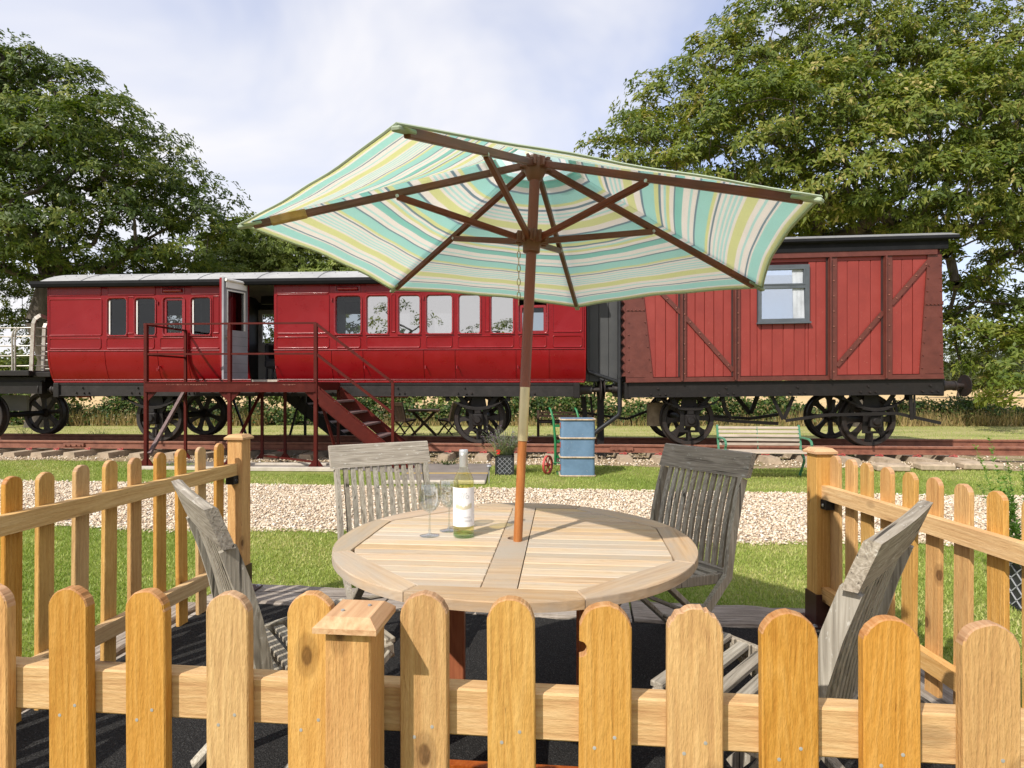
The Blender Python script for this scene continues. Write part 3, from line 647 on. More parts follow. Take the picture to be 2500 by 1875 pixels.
for z_ in (zw+.008, zb+.03): 
    for a, c in ((sL, door[0]), (door[1], sR_)): b.tube([(a, tcurve(z_)-.004, z_), (c, tcurve(z_)-.004, z_)], .008, 6)
for a, c in ((sL, door[0]), (door[1], sR_)): b.box(a, c, tcurve(zb)-.012, tcurve(zb)+.03, zb-.03, zb+.012, .006)
b.build('beading', M['coach_bead'], coach, SH)
seams = [118, 256, 385, 459, 541, 605, None, 669, 809, 886, 1034, 1111, 1260, 1341, 1428]
segs = [(118,256),(256,385),(385,459),(459,541),(541,604),(670,809),(809,886),(886,1034),(1034,1111),(1111,1260),(1260,1341),(1341,1427)]
for p, q in segs:     # curved lower panels
    a, c = xs(p)+.006, xs(q)-.006; n = 9
    if p == 118: a += .02
    b = MB(); zz = [zb+.045+(zw-.012-zb-.045)*k/n for k in range(n+1)]
    b.add([(x, tcurve(z)+o_, z) for o_ in (0.0, .02) for x in (a, c) for z in zz],
      [(k, k+1, n+2+k, n+1+k) for k in range(n)] + [(0, n+1, 3*n+3, 2*n+2), (n, 2*n+1, 4*n+3, 3*n+2)] + [(k, k+1, 2*n+3+k, 2*n+2+k) for k in range(n)] + [(n+1+k, n+2+k, 3*n+4+k, 3*n+3+k) for k in range(n)])
    b.build('lower_panel', M['coach_red'], coach, SH, smooth=True, ang=50)
    if p not in (118,541,1341,256,459):
        b = MB(); s_ = a+.03; z_ = zb+.28; b.tube([(s_, tcurve(z_), z_),(s_, tcurve(z_)-.05, z_),(s_, tcurve(z_)-.055, z_-.05)], .012, 6); b.build('door_bump_stop', M['coach_bead'], coach, SH)
bead = [(0,.0),(.004,-.010),(.012,-.014),(.020,-.010),(.024,-.002),(.03,-.0015)]
def panel(p, q, y0, y1, r=.05, name='panel', m='coach_red'):
    b = MB(); ringpanel(b, xs(p), xs(q), Z300(y1), Z300(y0), r, bead, tf=None); b.build(name, M[m], coach, SH, smooth=True, ang=60)
for p, q in [(120,248),(259,378),(390,452),(466,538),(674,805),(819,881),(893,1027),(1039,1105),(1117,1255),(1266,1335),(1348,1422)]: panel(p, q, 824, 853)
for p, q in [(120,248),(262,380),(465,538),(674,805),(893,1027),(1117,1255),(1348,1422)]: panel(p, q, 699, 722, .03, 'frieze_panel')
panel(120, 250, 728, 820, .04, 'main_panel'); panel(674, 805, 722, 818, .05, 'main_panel'); panel(1348, 1422, 722, 818, .04, 'main_panel')
for p, q in [(311,328),(519,536),(954,966),(1182,1195),(683,684)][:4]: panel(p, q, 724, 816, .02, 'slim_panel')
for p, q in [(394,451),(818,880),(1270,1334)]:
    b = MB(); ringpanel(b, xs(p), xs(q), Z300(719), Z300(701), .02, [(0,0),(.004,-.012),(.016,-.012),(.022,0)])
    a, c = xs(p)+.04, xs(q)-.04; zc_ = Z300(711); b.lathe([(0,a),(.035,a+.015),(.038,a+.05),(.038,c-.05),(.035,c-.015),(0,c)], (0,-.004,zc_), 'x', 12)
    b.build('ventilator', M['coach_bead'], coach, SH, smooth=True)
for p, q, kd in wins:
    a, c = xs(p), xs(q); rec = .045 if kd != 'drop' else .05
    b = MB(); ringpanel(b, a-.004, c+.004, wz0-.004, wz1+.004, .06, [(-.03,-.003),(-.028,-.016),(-.012,-.018),(-.002,-.006),(.004,.02),(.006,.05)], fill=False, n=5)
    b.build('window_frame', M['coach_bead'], coach, SH, smooth=True, ang=60)
    fr = kids(coach)[-1] if False else None
    if kd == 'drop':
        z2 = Z300(760); b = MB(); ringpanel(b, a+.004, c-.004, wz0-.01, z2+.05, .03, [(0,.03),(0,.018),(.045,.018),(.05,.03)], fill=False); b.build('droplight_sash', M['coach_bead'], coach, SH)
        b = MB(); b.box(a+.04, c-.04, .034, .037, wz0, z2); b.build('pane', M['dkglass'], coach, SH)
    else:
        b = MB(); b.box(a, c, .030, .034, wz0, wz1); b.build('pane', M['film' if kd == 'film' else 'dkglass'], coach, SH)
    if p == 400:
        b = MB(); ringpanel(b, a, c, wz0-.01, wz1+.01, .03, [(0,.028),(0,.012),(.045,.012),(.05,.028)], fill=False); b.build('droplight_sash', M['coach_bead'], coach, SH)
    if p < 520 and p != 400:
        b = MB(); b.box(a+.0, a+.032, .012, .028, wz0+.01, wz1-.03, .004); b.build('inner_reveal', M['white'], coach, SH)
    b = MB(); b.box(a-.03, c+.03, -.03, .03, wz0-.028, wz0-.008, .004); b.build('sill', M['coach_bead'], coach, SH)
for p, y in [(386,741),(811,737),(1034,735),(1262,735),(386,902)]:
    b = MB(); b.lathe([(0,-.03),(.014,-.03),(.014,.03),(0,.03)], (xs(p), -.014, Z300(y)), 'z', 8); b.build('hinge', M['coach_bead'], coach, SH)
# interior shell
tb = 2.42
zf = zb+.03
b = MB(); b.box(sL+.02, sR_-.02, .14, tb-.02, zf-.05, zf); b.build('floor', M['kerb'], coach, SH)
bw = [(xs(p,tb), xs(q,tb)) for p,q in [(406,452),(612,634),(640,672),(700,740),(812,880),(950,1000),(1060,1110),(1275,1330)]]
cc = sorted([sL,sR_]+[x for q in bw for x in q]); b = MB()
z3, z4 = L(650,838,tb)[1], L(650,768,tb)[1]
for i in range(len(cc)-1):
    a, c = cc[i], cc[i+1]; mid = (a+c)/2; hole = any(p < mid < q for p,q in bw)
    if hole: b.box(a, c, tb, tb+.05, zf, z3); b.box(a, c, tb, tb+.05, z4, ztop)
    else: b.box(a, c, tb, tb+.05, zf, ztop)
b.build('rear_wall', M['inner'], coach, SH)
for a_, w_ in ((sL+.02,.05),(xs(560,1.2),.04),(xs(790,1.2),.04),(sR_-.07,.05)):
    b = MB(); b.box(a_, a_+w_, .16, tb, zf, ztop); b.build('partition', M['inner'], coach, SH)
b = MB(); d0, d1 = L(628,900,tb-.1)[0], L(682,900,tb-.1)[0]
b.box(xs(603,tb)-.5, xs(603,tb)-.02, tb-.06, tb-.01, zf, z3+1.1); b.build('dark_dresser', M['frame_grey'], coach, SH)
b = MB(); b.box(xs(640,1.6), xs(700,1.6), 1.55, 1.62, z4+.12, z4+.30); b.build('pelmet', M['dark_fab'], coach, SH)
b = MB()
q0, q1 = xs(652,.7), xs(700,.7); b.box(q0, q1, .55, 1.05, zf+.22, zf+.42, .05); b.box(q0+.02, q1, .95, 1.1, zf+.3, zf+.85, .05)
for x in (q0+.04, q0+.16):
    b.bar((x,.6,zf),(x,.62,zf+.24), .03,.03)
b.box(q0-.01,q0+.07,.6,1.05,zf+.35,zf+.72,.03); b.build('armchair', M['dark_fab'], coach, SH)
b = MB(); q0 = xs(268,2.3); b.box(q0-.1, q0+.12, 2.36, 2.39, wz0+.25, wz0+.75); b.build('wall_picture', M['dark_fab'], coach, SH)
# ends
b = MB(); n = 7; zz = [zb+(zw-zb)*k/n for k in range(n+1)]
for x in (sL, sR_):
    P = [(tcurve(z), z) for z in zz]+[(0,ztop)]; Q = [(tb+.05-u, z) for u, z in P][::-1]
    b = MB(); b.prism(P+Q, (lambda X_: (lambda u, z: (X_, u, z)))(x-.02), (lambda X_: (lambda u, z: (X_, u, z)))(x+.02))
    b.build('end_wall', M['coach_red'], coach, SH)
# roof
def roofarc(b, s0, s1, t0, t1, z0, rise, th=.03, n=14):
    P = [(t0+(t1-t0)*k/n, z0+rise*(1-(2*k/n-1)**2)**.9) for k in range(n+1)]
    Q = [(u, z-th) for u, z in P][::-1]
    b.prism(P+Q, lambda u,z: (s0,u,z), lambda u,z: (s1,u,z))
zr = Z300(687)
b = MB(); roofarc(b, sL-.10, sR_+.12, -.10, tb+.15, zr, .32); b.build('roof', M['roof_white'], coach, SH, smooth=True, ang=35)
b = MB()
for k in range(9):
    s_ = sL+.75+k*1.17; P = []
    for i in range(15):
        f = i/14; P.append((s_, -.10+(tb+.25)*f, zr+.32*(1-(2*f-1)**2)**.9+.004))
    b.tube(P, .007, 5)
b.build('roof_seam', M['roof_grey'], coach, SH)
b = MB()
for k in range(44): b.lathe([(0,0),(.012,0),(.010,.01),(0,.014)], (sL+.1+k*.225, .03, zr+.115), 'z', 6)
b.build('roof_studs', M['roof_grey'], coach, SH)['kind'] = 'stuff'
b = MB(); P = [(-.16,zr-.005),(-.165,zr-.06),(-.14,zr-.11),(-.10,zr-.125),(-.06,zr-.11),(-.05,zr-.0)]
b.prism(P, lambda u,z: (sL-.24,u,z-.0), lambda u,z: (sR_+.1,u,z)); b.build('gutter', M['roof_dark'], coach, SH)
b = MB(); b.box(sL, sR_, -.02, .03, zr-.10, zr-.005); b.build('cant_rail', M['coach_bead'], coach, SH)
b = MB(); roofarc(b, sL+.05, sR_-.05, .05, tb-.02, zr-.08, .27, .02); b.build('ceiling', M['cream'], coach, SH)
# open door: hinge at s=door[0], swings out
dr = thing('tmp', None, None); bpy.data.objects.remove(dr)
hs = door[0]; ang = math.atan2(-.62, -.20); wD = .56
du = Vector((math.cos(ang), math.sin(ang), 0)); dn = Vector((-du.y, du.x, 0))   # along leaf; dn towards...
if dn.x < 0: dn = -dn          # inside face looks to +s (camera-right)
def D(u, v, z): return tuple(Vector((hs, 0, 0)) + du*u + dn*v + Vector((0,0,z)))
zd0 = zb+.035; b = MB(); n = 6
pc = [(wD*0+u, z) for u, z in []]
gz0, gz1 = Z300(812), Z300(722)
def leafpc(b, u0, u1, z0, z1, v0=-.045, v1=0.0): b.prism([(u0,z0),(u1,z0),(u1,z1),(u0,z1)], lambda u,z: D(u,v0,z), lambda u,z: D(u,v1,z))
leafpc(b, 0, wD, zd0, gz0-.06); leafpc(b, 0, .09, gz0-.06, gz1+.05); leafpc(b, wD-.09, wD, gz0-.06, gz1+.05); leafpc(b, .09, wD-.09, gz0-.06, gz0); leafpc(b, 0, wD, gz1+.05, dz1+.02); leafpc(b, .09, wD-.09, gz1, gz1+.05)
od = b.build('open_door', M['door_grey'], coach, SH)
b = MB(); leafpc(b, .09, wD-.09, gz0, gz1, -.03, -.026); b.build('pane', M['doorglass'], od, SH)
b = MB()
for z in np.linspace(zd0+.12, gz0-.12, 5): leafpc(b, .012, wD-.012, z, z+.005, .0, .0016)
b.build('groove', M['frame_grey'], od, SH)
b = MB(); leafpc(b, .07, .09, gz0, gz1, -.05, .012); leafpc(b, wD-.09, wD-.07, gz0, gz1, -.05, .012); leafpc(b, .07, wD-.07, gz1, gz1+.02, -.05, .012); b.build('glazing_bead', M['white'], od, SH)
b = MB(); P = [(-.005+.0, z) for z in np.linspace(dz1+.02, zw, 3)]
out = [(-.075-.02*0+tcurve(z)*-.0, z) for z in (dz1+.02, zw)] 
prof = [(-.046, z) for z in np.linspace(zd0, dz1+.02, 9)] + [(-.10+tcurve(z)*.5, z) for z in np.linspace(dz1+.02, zd0, 9)]
def skin(u0, u1, za, zb2):
    zz = np.linspace(za, zb2, 7); pr = [(-.046, z) for z in zz]+[(-.10+tcurve(z)*.5, z) for z in zz[::-1]]
    b.prism(pr, lambda v,z: D(u1, v, z), lambda v,z: D(u0, v, z))
skin(.02, wD, zd0, gz0-.03); skin(.02, wD, gz1+.02, dz1+.02); skin(.02, .10, gz0-.03, gz1+.02); skin(wD-.09, wD, gz0-.03, gz1+.02)
b.build('outer_skin', M['coach_red'], od, SH)
b = MB(); q0, q1, h0_, h1_ = xs(598,tb-.05), xs(690,tb-.05), xs(641,tb-.05), xs(671,tb-.05)
for r4 in ((q0,h0_,zf,ztop-.25),(h1_,q1,zf,ztop-.25),(h0_,h1_,zf,z3),(h0_,h1_,z4,ztop-.25)): b.box(r4[0],r4[1],tb-.06,tb-.03,r4[2],r4[3])
b.build('rear_door', M['white'], coach, SH)
b = MB(); b.tube([D(.03,.03,dz1-.02), D(wD-.02,.03,dz1-.02)], .028, 10); leafpc(b, .05, wD-.04, dz1-.16, dz1-.02, .02, .024); b.build('roller_blind', M['white'], od, SH)
b = MB(); c_ = D(wD-.06, .0, gz0-.14); b.tube([c_, D(wD-.06,.05,gz0-.14)], [.01,.01], 8); b.tube([D(wD-.06,.045,gz0-.14), D(wD-.06,.055,gz0-.14), D(wD-.06,.07,gz0-.14)], [.018,.026,.01], 10); b.build('door_knob', M['brass'], od, SH, smooth=True)
# underframe
def solebar(root, SHx, a, c, z0, z1, t0=.12, m='solebar', lean=0.0, studs=True, zf_=None):
    b = MB(); q = (lambda s_: 0) if zf_ is None else zf_
    N = len(b.v)
    for tt in (t0, t0+.10, 2.2, 2.3):
        pass
    for tt in (t0, 2.2): b.add([(s_, t_, z+q(s_)) for s_ in (a,c) for t_ in (tt,tt+.1) for z in (z0,z1)], [(0,1,3,2),(4,6,7,5),(0,4,5,1),(2,3,7,6),(0,2,6,4),(1,5,7,3)])
    b.add([(s_, t_, z+q(s_)) for s_ in (a,c) for t_ in (t0-.02,t0) for z in (z1-.02,z1)], [(0,1,3,2),(4,6,7,5),(0,4,5,1),(2,3,7,6),(0,2,6,4),(1,5,7,3)])
    b.add([(s_, t_, z+q(s_)) for s_ in (a,c) for t_ in (t0-.02,t0) for z in (z0,z0+.018)], [(0,1,3,2),(4,6,7,5),(0,4,5,1),(2,3,7,6),(0,2,6,4),(1,5,7,3)])
    b.build('solebar', M[m], root, SHx)
    for e in (a, c):
        b = MB(); b.box(e-.06, e+.06, .0+.08, 2.36, z0-.03+q(e), z1+.01+q(e), .012)
        b.build('headstock', M['black'], root, SHx)
    if studs:
        b = MB(); k = a+.4
        while k < c-.3:
            for dx, dz in ((0,.06),(.16,.055),(.26,.06),(.13,.16)):
                b.lathe([(0,-.03),(.014,-.03),(.02,-.012),(.02,0)], (k+dx, t0, z0+dz+q(k)), 'y', 6)
            k += random.uniform(.9,1.3)
        b.build('bolts', M['wheel'], root, SHx)['kind'] = 'stuff'
zs1 = zb-.045; zs0 = Z300(967)
solebar(coach, SH, xs(140,.12), xs(1408,.12), zs0, zs1)
RT = .2865; RW = .48
wheel_me = {}
def wheel(root, SHx, s_, t_, face=-1, spokes=8, r=RW):
    b = MB()
    prof = [(r-.075,-.055),(r-.01,-.06),(r,-.05),(r+.002,.05),(r+.03,.062),(r+.03,.088),(r-.02,.09),(r-.06,.075),(r-.085,.05),(r-.085,-.035),(r-.075,-.055)]
    b.lathe(prof, (s_, t_, RT+r), 'y', 40)
    b.lathe([(0,-.09),(.06,-.09),(.075,-.06),(.10,-.04),(.10,.05),(0,.05)], (s_, t_, RT+r), 'y', 20)
    w_ = b.build('wheel', M['wheel'], root, SHx, smooth=True, ang=35)
    key = (spokes, r)
    a0 = random.uniform(0, .7)
    for k in range(spokes):
        a = a0+2*math.pi*k/spokes; di = Vector((math.cos(a),0,math.sin(a))); sd = Vector((-math.sin(a),0,math.cos(a))); c_ = Vector((s_-SHx[0], t_, RT+r))
        if key not in wheel_me:
            b = MB(); P = []
            for rr, hw in ((.085,.055),(.2,.038),(r-.14,.05),(r-.08,.085)): P.append((rr,hw))
            poly = [(rr,-hw) for rr,hw in P]+[(rr,hw) for rr,hw in P[::-1]]
            b.prism(poly, lambda u,v: (u,-.025,v), lambda u,v: (u,.025,v)); o = b.build('spoke', M['wheel'], w_); wheel_me[key] = o.data
        else: o = bpy.data.objects.new('spoke', wheel_me[key]); COL.objects.link(o); o.parent = w_
        o.location = c_; o.rotation_euler = (0, -a, 0)
    return w_
def bogie(root, SHx, s_, zsole, coachy=True, zf_=0.0):
    """spring, axle box, guard plates and wheels of one axle"""
    tw = T_R+.03; wheel(root, SHx, s_, tw); wheel(root, SHx, s_, tw+1.5)
    zc_ = RT+RW
    b = MB(); b.tube([(s_, tw-.2, zc_),(s_, tw+1.7, zc_)], .065, 12); b.build('axle', M['black'], root, SHx)
    t0 = tw-.20
    b = MB()
    for k in (-1,1):
        b.prism([(s_+k*.10,zc_-.20),(s_+k*.19,zc_-.20),(s_+k*.17,zc_+.10),(s_+k*.40,zsole),(s_+k*.31,zsole),(s_+k*.10,zc_+.16)], lambda u,z: (u,t0,z), lambda u,z: (u,t0+.022,z))
    b.box(s_-.19, s_+.19, t0-.005, t0+.03, zc_-.235, zc_-.195, .004); b.bar((s_-.02,t0+.01,zc_-.22),(s_-.02,t0+.01,zc_-.40),.03,.03)
    b.prism([(s_-.17,zc_+.16),(s_+.17,zc_+.16),(s_+.12,zsole),(s_-.12,zsole)], lambda u,z: (u,t0+.06,z), lambda u,z: (u,t0+.075,z))
    b.build('axle_guard', M['black'], root, SHx)
    b = MB(); b.box(s_-.10, s_+.10, t0-.11, t0+.06, zc_-.13, zc_+.10, .025)
    b.lathe([(0,t0-.145),(.055,t0-.145),(.075,t0-.12),(.078,t0-.10)], (s_,0,zc_-.01), 'y', 16)
    b.box(s_-.06, s_+.06, t0-.09, t0+.02, zc_+.10, zc_+.165, .01); b.build('axle_box', M['black'], root, SHx, smooth=True, ang=30)
    ht = zsole-.04
    for k in range(4):
        hw = .56-.11*k; b = MB(); n = 14; P = []; bot = zc_+.175; sag = ht-bot-.02
        for i in range(n+1):
            u = -1+2*i/n; x = s_+hw*u; z = bot + .0145*(3-k)*1.0 + sag*(hw*u/.56)**2*.85
            P.append((x, z))
        Q = [(x, z+.011) for x, z in P][::-1]
        b.prism(P+Q, lambda u,z: (u,t0-.085,z), lambda u,z: (u,t0-.01,z)); b.build('spring_leaf', M['solebar'], root, SHx)
    b = MB()
    for k in (-1,1):
        b.box(s_+k*.58-.035, s_+k*.58+.035, t0-.09, t0+.02, ht-.05, zsole+.04, .01); b.lathe([(0,t0-.11),(.03,t0-.11),(.03,t0+.02)], (s_+k*.57,0,ht-.02), 'y', 10)
    b.build('spring_shackle', M['black'], root, SHx)
def buffer(root, SHx, s_, dirn, z, t_, ln=.5, rr=.20, facet=True):
    b = MB(); h = [(0,0),(.105,0),(.105,.08*dirn),(.085,.12*dirn),(.08,ln*.55*dirn),(.09,ln*.55*dirn),(.09,ln*.62*dirn),(.045,ln*.62*dirn),(.045,ln*.93*dirn),(rr*.5,ln*.95*dirn),(rr,(ln-.012)*dirn),(rr,ln*dirn),(rr*.6,(ln+.02)*dirn),(0,(ln+.028)*dirn)]
    b.lathe([(r_, s_+q) for r_, q in h], (0, t_, z), 'x', 24); b.build('buffer', M['wheel'], root, SHx, smooth=True, ang=40)
for p in (390, 1170): bogie(coach, SH, xs(p, T_R), zs0)
zbuf = (zs0+zs1)/2
for t_ in (.35, 2.05):
    buffer(coach, SH, xs(138,.12), -1, zbuf, t_, .45, .19); buffer(coach, SH, xs(1410,.12), 1, zbuf, t_, .45, .19)
b = MB(); b.tube([(xs(560,1.2),1.1,zs0+.03),(xs(1000,1.2),1.1,zs0-.02)], .03, 8); b.tube([(xs(190,.5),.5,zs0-.03),(xs(225,.5),.45,zs0-.02),(xs(232,.5),.4,zs0-.08)], .02, 6); b.build('brake_pipe', M['rust'], coach, SH)
b = MB(); b.box(sL+.1, sR_-.1, .14, 2.4, zb-.06, zb-.02); b.build('floor_frame', M['black'], coach, SH)
# ---- wagon
wS0, wS1 = xs(1528), xs(2303); w0 = L(1530, 931, 0); w1 = L(2300, 921.5, 0)
slope = (w1[1]-w0[1])/(w1[0]-w0[0]); wzb = lambda s_: w0[1]+slope*(s_-w0[0])
wc = (wS0+wS1)/2; WS = (wc, 0, 0)
wag = vroot('goods_wagon', 'red boarded goods wagon with iron bracing and grey framed window, right of the dark link', 'railway wagon', wc)
def WZ(y):      # height above body bottom from measurements at px 2200
    return L(2200, y, 0)[1]-wzb(L(2200,900,0)[0])
def wbox(b, s0, s1, t0, t1, h0, h1, c=0, sk=0):
    v = []
    for s_, t_, h in [(s0,t0,h0),(s1,t0,h0),(s1,t1,h0),(s0,t1,h0),(s0,t0,h1),(s1,t0,h1),(s1,t1,h1),(s0,t1,h1)]: v.append((s_, t_, wzb(s_)+h))
    b.add(v, [(0,1,2,3),(4,7,6,5),(0,4,5,1),(1,5,6,2),(2,6,7,3),(3,7,4,0)]); return b
hB0, hB1, hR0, hR1, hT = WZ(913), WZ(633), WZ(624), WZ(611), WZ(611)+.03
def board(p, q, h0, h1, name='board', m='wagon_red', t0=.02, cham=.008, sh=lambda h: (0,0)):
    b = MB(); s0, s1 = xs(p)+.003, xs(q)-.003
    l0, r0 = sh(h0); l1, r1 = sh(h1)
    prof = lambda s_, t_, h: (s_, t_, wzb(s_)+h)
    v = []; c = min(cham, (s1-s0)*.3)
    for h, l, r in ((h0,l0,r0),(h1,l1,r1)):
        for s_, t_ in ((s0+l,t0+.02),(s0+l,t0+c),(s0+l+c,t0),(s1+r-c,t0),(s1+r,t0+c),(s1+r,t0+.02)): v.append(prof(s_,t_,h))
    b.add(v, [(0,1,2,3,4,5),(11,10,9,8,7,6)]+[(i,(i+1)%6,(i+1)%6+6,i+6) for i in range(6)])
    return b.build(name, M[m], wag, WS)
gL = lambda h: xs(1563)+(xs(1594)-xs(1563))*(hB1-h)/(hB1-hB0)
gR = lambda h: xs(2264)-(xs(2264)-xs(2245))*(hB1-h)/(hB1-hB0)
wx0, wx1, wy0, wy1 = 1850, 1975, WZ(781), WZ(640)
def bay(p, q, n, off=0):
    stp = (q-p)/n
    for i in range(n):
        a, c = p+stp*i, p+stp*(i+1)
        if c > wx0 and a < wx1 and q > 1806 and p >= 1800:
            if a < wx0-2: board(a, min(c,wx0), hB0, hB1) if c-a > 6 else None
            if a < wx0-2 and c > wx0: board(wx0, c, hB0, wy0); continue
            if c > wx1+2:
                board(max(a,wx1), c, hB0, hB1)
                if a < wx1: board(a, wx1, hB0, wy0)
                continue
            board(a, c, hB0, wy0)
        else: board(a, c, hB0, hB1)
bay(1675, 1790, 5); bay(1806, 2021, 8); bay(2042, 2156, 4)
# end bays with slanted outer boards
for p, q in [(1600,1626),(1626,1652),(1652,1660)]: board(p, q, hB0, hB1)
b = MB(); v = [(gL(hB0),hB0),(xs(1600)-.003,hB0),(xs(1600)-.003,hB1),(gL(hB1),hB1)]
b.prism(v, lambda s_,h: (s_,.02,wzb(s_)+h), lambda s_,h: (s_,.04,wzb(s_)+h)); b.build('board', M['wagon_red'], wag, WS)
for p, q in [(2177,2204),(2204,2230)]: board(p, q, hB0, hB1)
b = MB(); v = [(xs(2230)+.003,hB0),(gR(hB0),hB0),(gR(hB1),hB1),(xs(2230)+.003,hB1)]
b.prism(v, lambda s_,h: (s_,.02,wzb(s_)+h), lambda s_,h: (s_,.04,wzb(s_)+h)); b.build('board', M['wagon_red'], wag, WS)
b = MB(); a_, c_ = xs(wx0), xs(wx1); m_ = .03
wbox(b, wS0+.03, a_, .045, .07, 0, hT); wbox(b, c_, wS1-.03, .045, .07, 0, hT); wbox(b, a_, c_, .045, .07, 0, wy0); wbox(b, a_, c_, .045, .07, wy1, hT)
wbox(b, wS0+.03, wS1-.03, 2.4, 2.45, 0, hT); wbox(b, wS1-.08, wS1-.03, .07, 2.4, 0, hT); wbox(b, wS0+.03, wS0+.08, .07, 2.4, 0, hT); b.build('body_shell', M['groove'], wag, WS)
b = MB(); wbox(b, wS0+.08, wS1-.08, .07, 2.4, 0, .04); b.build('floor', M['slab'], wag, WS)
b = MB(); wbox(b, wS0, wS1, -.012, .045, -.01, hB0-.012); wbox(b, wS0, wS1, -.03, .0, -.02, .02); b.build('bottom_rail', M['wagon_brown'], wag, WS)
b = MB(); wbox(b, xs(1540), xs(2285), -.045, .04, hR0, hR1); b.build('top_rail', M['wagon_brown'], wag, WS)
b = MB(); wbox(b, xs(1563), xs(2264), .012, .04, hB1+.004, hR0); b.build('header_board', M['wagon_red'], wag, WS)
for p, q in [(1660,1675),(1790,1806),(2021,2042),(2156,2177)]:
    a, c = xs(p), xs(q); b = MB(); wbox(b, a+.01, c, -.02, .0, hB0-.09, hR0); wbox(b, a+.01, a+.035, -.075, -.02, .0, hR0); wbox(b, a, a+.01, -.02, .045, 0, hR0); b.build('upright', M['wagon_brown'], wag, WS)
    up = [o for o in bpy.data.objects if o.name.startswith('upright')][-1]
    b = MB(); wbox(b, a-.03, a-.0005, .004, .044, hB0, hR0); b.build('dark_batten', M['dark_edge'], wag, WS)
    b = MB()
    for k in range(9): 
        h = .12+k*.27; b.lathe([(0,-.036),(.010,-.033),(.015,-.02)], ((a+c)/2+.02, 0, wzb(a)+h), 'y', 7)
    b.build('rivets', M['rivet'], wag, WS)['kind'] = 'stuff'
def diag(p0, p1, w_=.075):
    (s0,z0),(s1,z1) = L(*p0,0), L(*p1,0); b = MB(); b.bar((s0,-.018,z0),(s1,-.018,z1), .02, w_, up=(0,1,0)) if False else None
    dx, dz = s1-s0, z1-z0; ln = math.hypot(dx,dz); nx, nz = -dz/ln*w_/2, dx/ln*w_/2
    b.prism([(s0+nx,z0+nz),(s1+nx,z1+nz),(s1-nx,z1-nz),(s0-nx,z0-nz)], lambda s_,z: (s_,-.012,z), lambda s_,z: (s_,.006,z)); o = b.build('diagonal_brace', M['wagon_brown'], wag, WS)
    b = MB(); n = int(ln/.27)
    for k in range(n+1):
        f = (k+.5)/(n+1); b.lathe([(0,-.03),(.010,-.027),(.015,-.012)], (s0+dx*f, 0, z0+dz*f), 'y', 7)
    b.build('rivets', M['rivet'], wag, WS)['kind'] = 'stuff'
diag((1552,650),(1662,764)); diag((1673,774),(1790,905)); diag((2043,893),(2156,762)); diag((2176,742),(2272,632))
def corner(outer, g, sgn):
    b = MB(); v = [(outer, hB0-.1), (g(hB0), hB0-.1), (g(hB0), hB0), (g(hB1), hB1), (g(hB1), hR0), (outer-(.03*sgn if sgn > 0 else 0), hR0)]
    b.prism(v, lambda s_,h: (s_,-.008,wzb(s_)+h), lambda s_,h: (s_,.045,wzb(s_)+h)); o = b.build('corner_plate', M['wagon_brown'], wag, WS)
    b = MB()
    for k in range(9):
        h = hB0+.10+k*.225
        for x in (outer-.05*sgn, g(h)+.03*sgn): b.lathe([(0,-.026),(.010,-.023),(.015,-.008)], (x,0,wzb(x)+h), 'y', 7)
    hm = WZ(742)
    a, c = sorted((outer, g(hm)))
    wbox(b, a+.005, c-.005, -.016, -.008, hm-.035, hm+.035); wbox(b, a+.005, c-.005, -.016, -.008, hB0+.0, hB0+.004)
    for k in range(5): b.lathe([(0,-.034),(.010,-.031),(.014,-.016)], (a+.03+(c-a-.06)*k/4,0,wzb(a)+hm-.012), 'y', 7)
    b.build('riveted_band', M['wagon_brown'], wag, WS)
corner(wS0, gL, -1); corner(wS1, gR, 1)
b = MB(); n = 170; H_ = hR0-hB0-.02; P = []
for i in range(n+1):
    h = hB0+.02+H_*i/n; P.append((h, -.042*(.5+.5*math.cos(i/n*H_/.155*2*math.pi))**.7-.012))
b.add([(wS0+q, t_, wzb(wS0)+h) for t_ in (.01, 2.42) for h, q in P], [(i,i+1,n+2+i,n+1+i) for i in range(n)])
b.add([(x, .01, wzb(wS0)+h) for h, q in P for x in (wS0+q, wS0+.02)], [(2*i,2*i+1,2*i+3,2*i+2) for i in range(n)])
b.build('corrugated_end', M['wagon_brown'], wag, WS, smooth=True, ang=80)
# roof
b = MB(); s0, s1 = xs(1500), xs(2330)-.0; n = 12
h0 = WZ(618); Pp = [(-.09,h0-.03),(-.06,h0+.10),(-.12,WZ(585)),(-.10,WZ(580)+.005)]
hr = WZ(579)
P = [(-.13+2.78*k/n, hr+.24*(1-(2*k/n-1)**2)**.95) for k in range(n+1)]; Q = [(u, z-.025) for u,z in P][::-1]
b.prism(P+Q, lambda u,h: (s0,u,wzb(s0)+h), lambda u,h: (s1,u,wzb(s1)+h)); b.build('roof', M['roof_grey'], wag, WS)
b = MB(); P = [(-.06,hR1+.0),(-.06,hR1+.14),(-.09,hR1+.20),(-.125,hr-.02),(-.10,hr-.01),(.04,hr-.01),(.04,hR1)]
s1b = xs(2310); b.prism(P, lambda u,h: (s0+.05,u,wzb(s0)+h), lambda u,h: (s1b,u,wzb(s1b)+h)); b.build('fascia', M['roof_dark'], wag, WS)
b = MB(); P = [(-.14,hr-.01),(-.15,hr-.06),(-.125,hr-.085),(-.10,hr-.07),(-.10,hr-.01)]; b.prism(P, lambda u,h: (s0,u,wzb(s0)+h), lambda u,h: (s1,u,wzb(s1)+h)); b.build('gutter', M['roof_dark'], wag, WS)
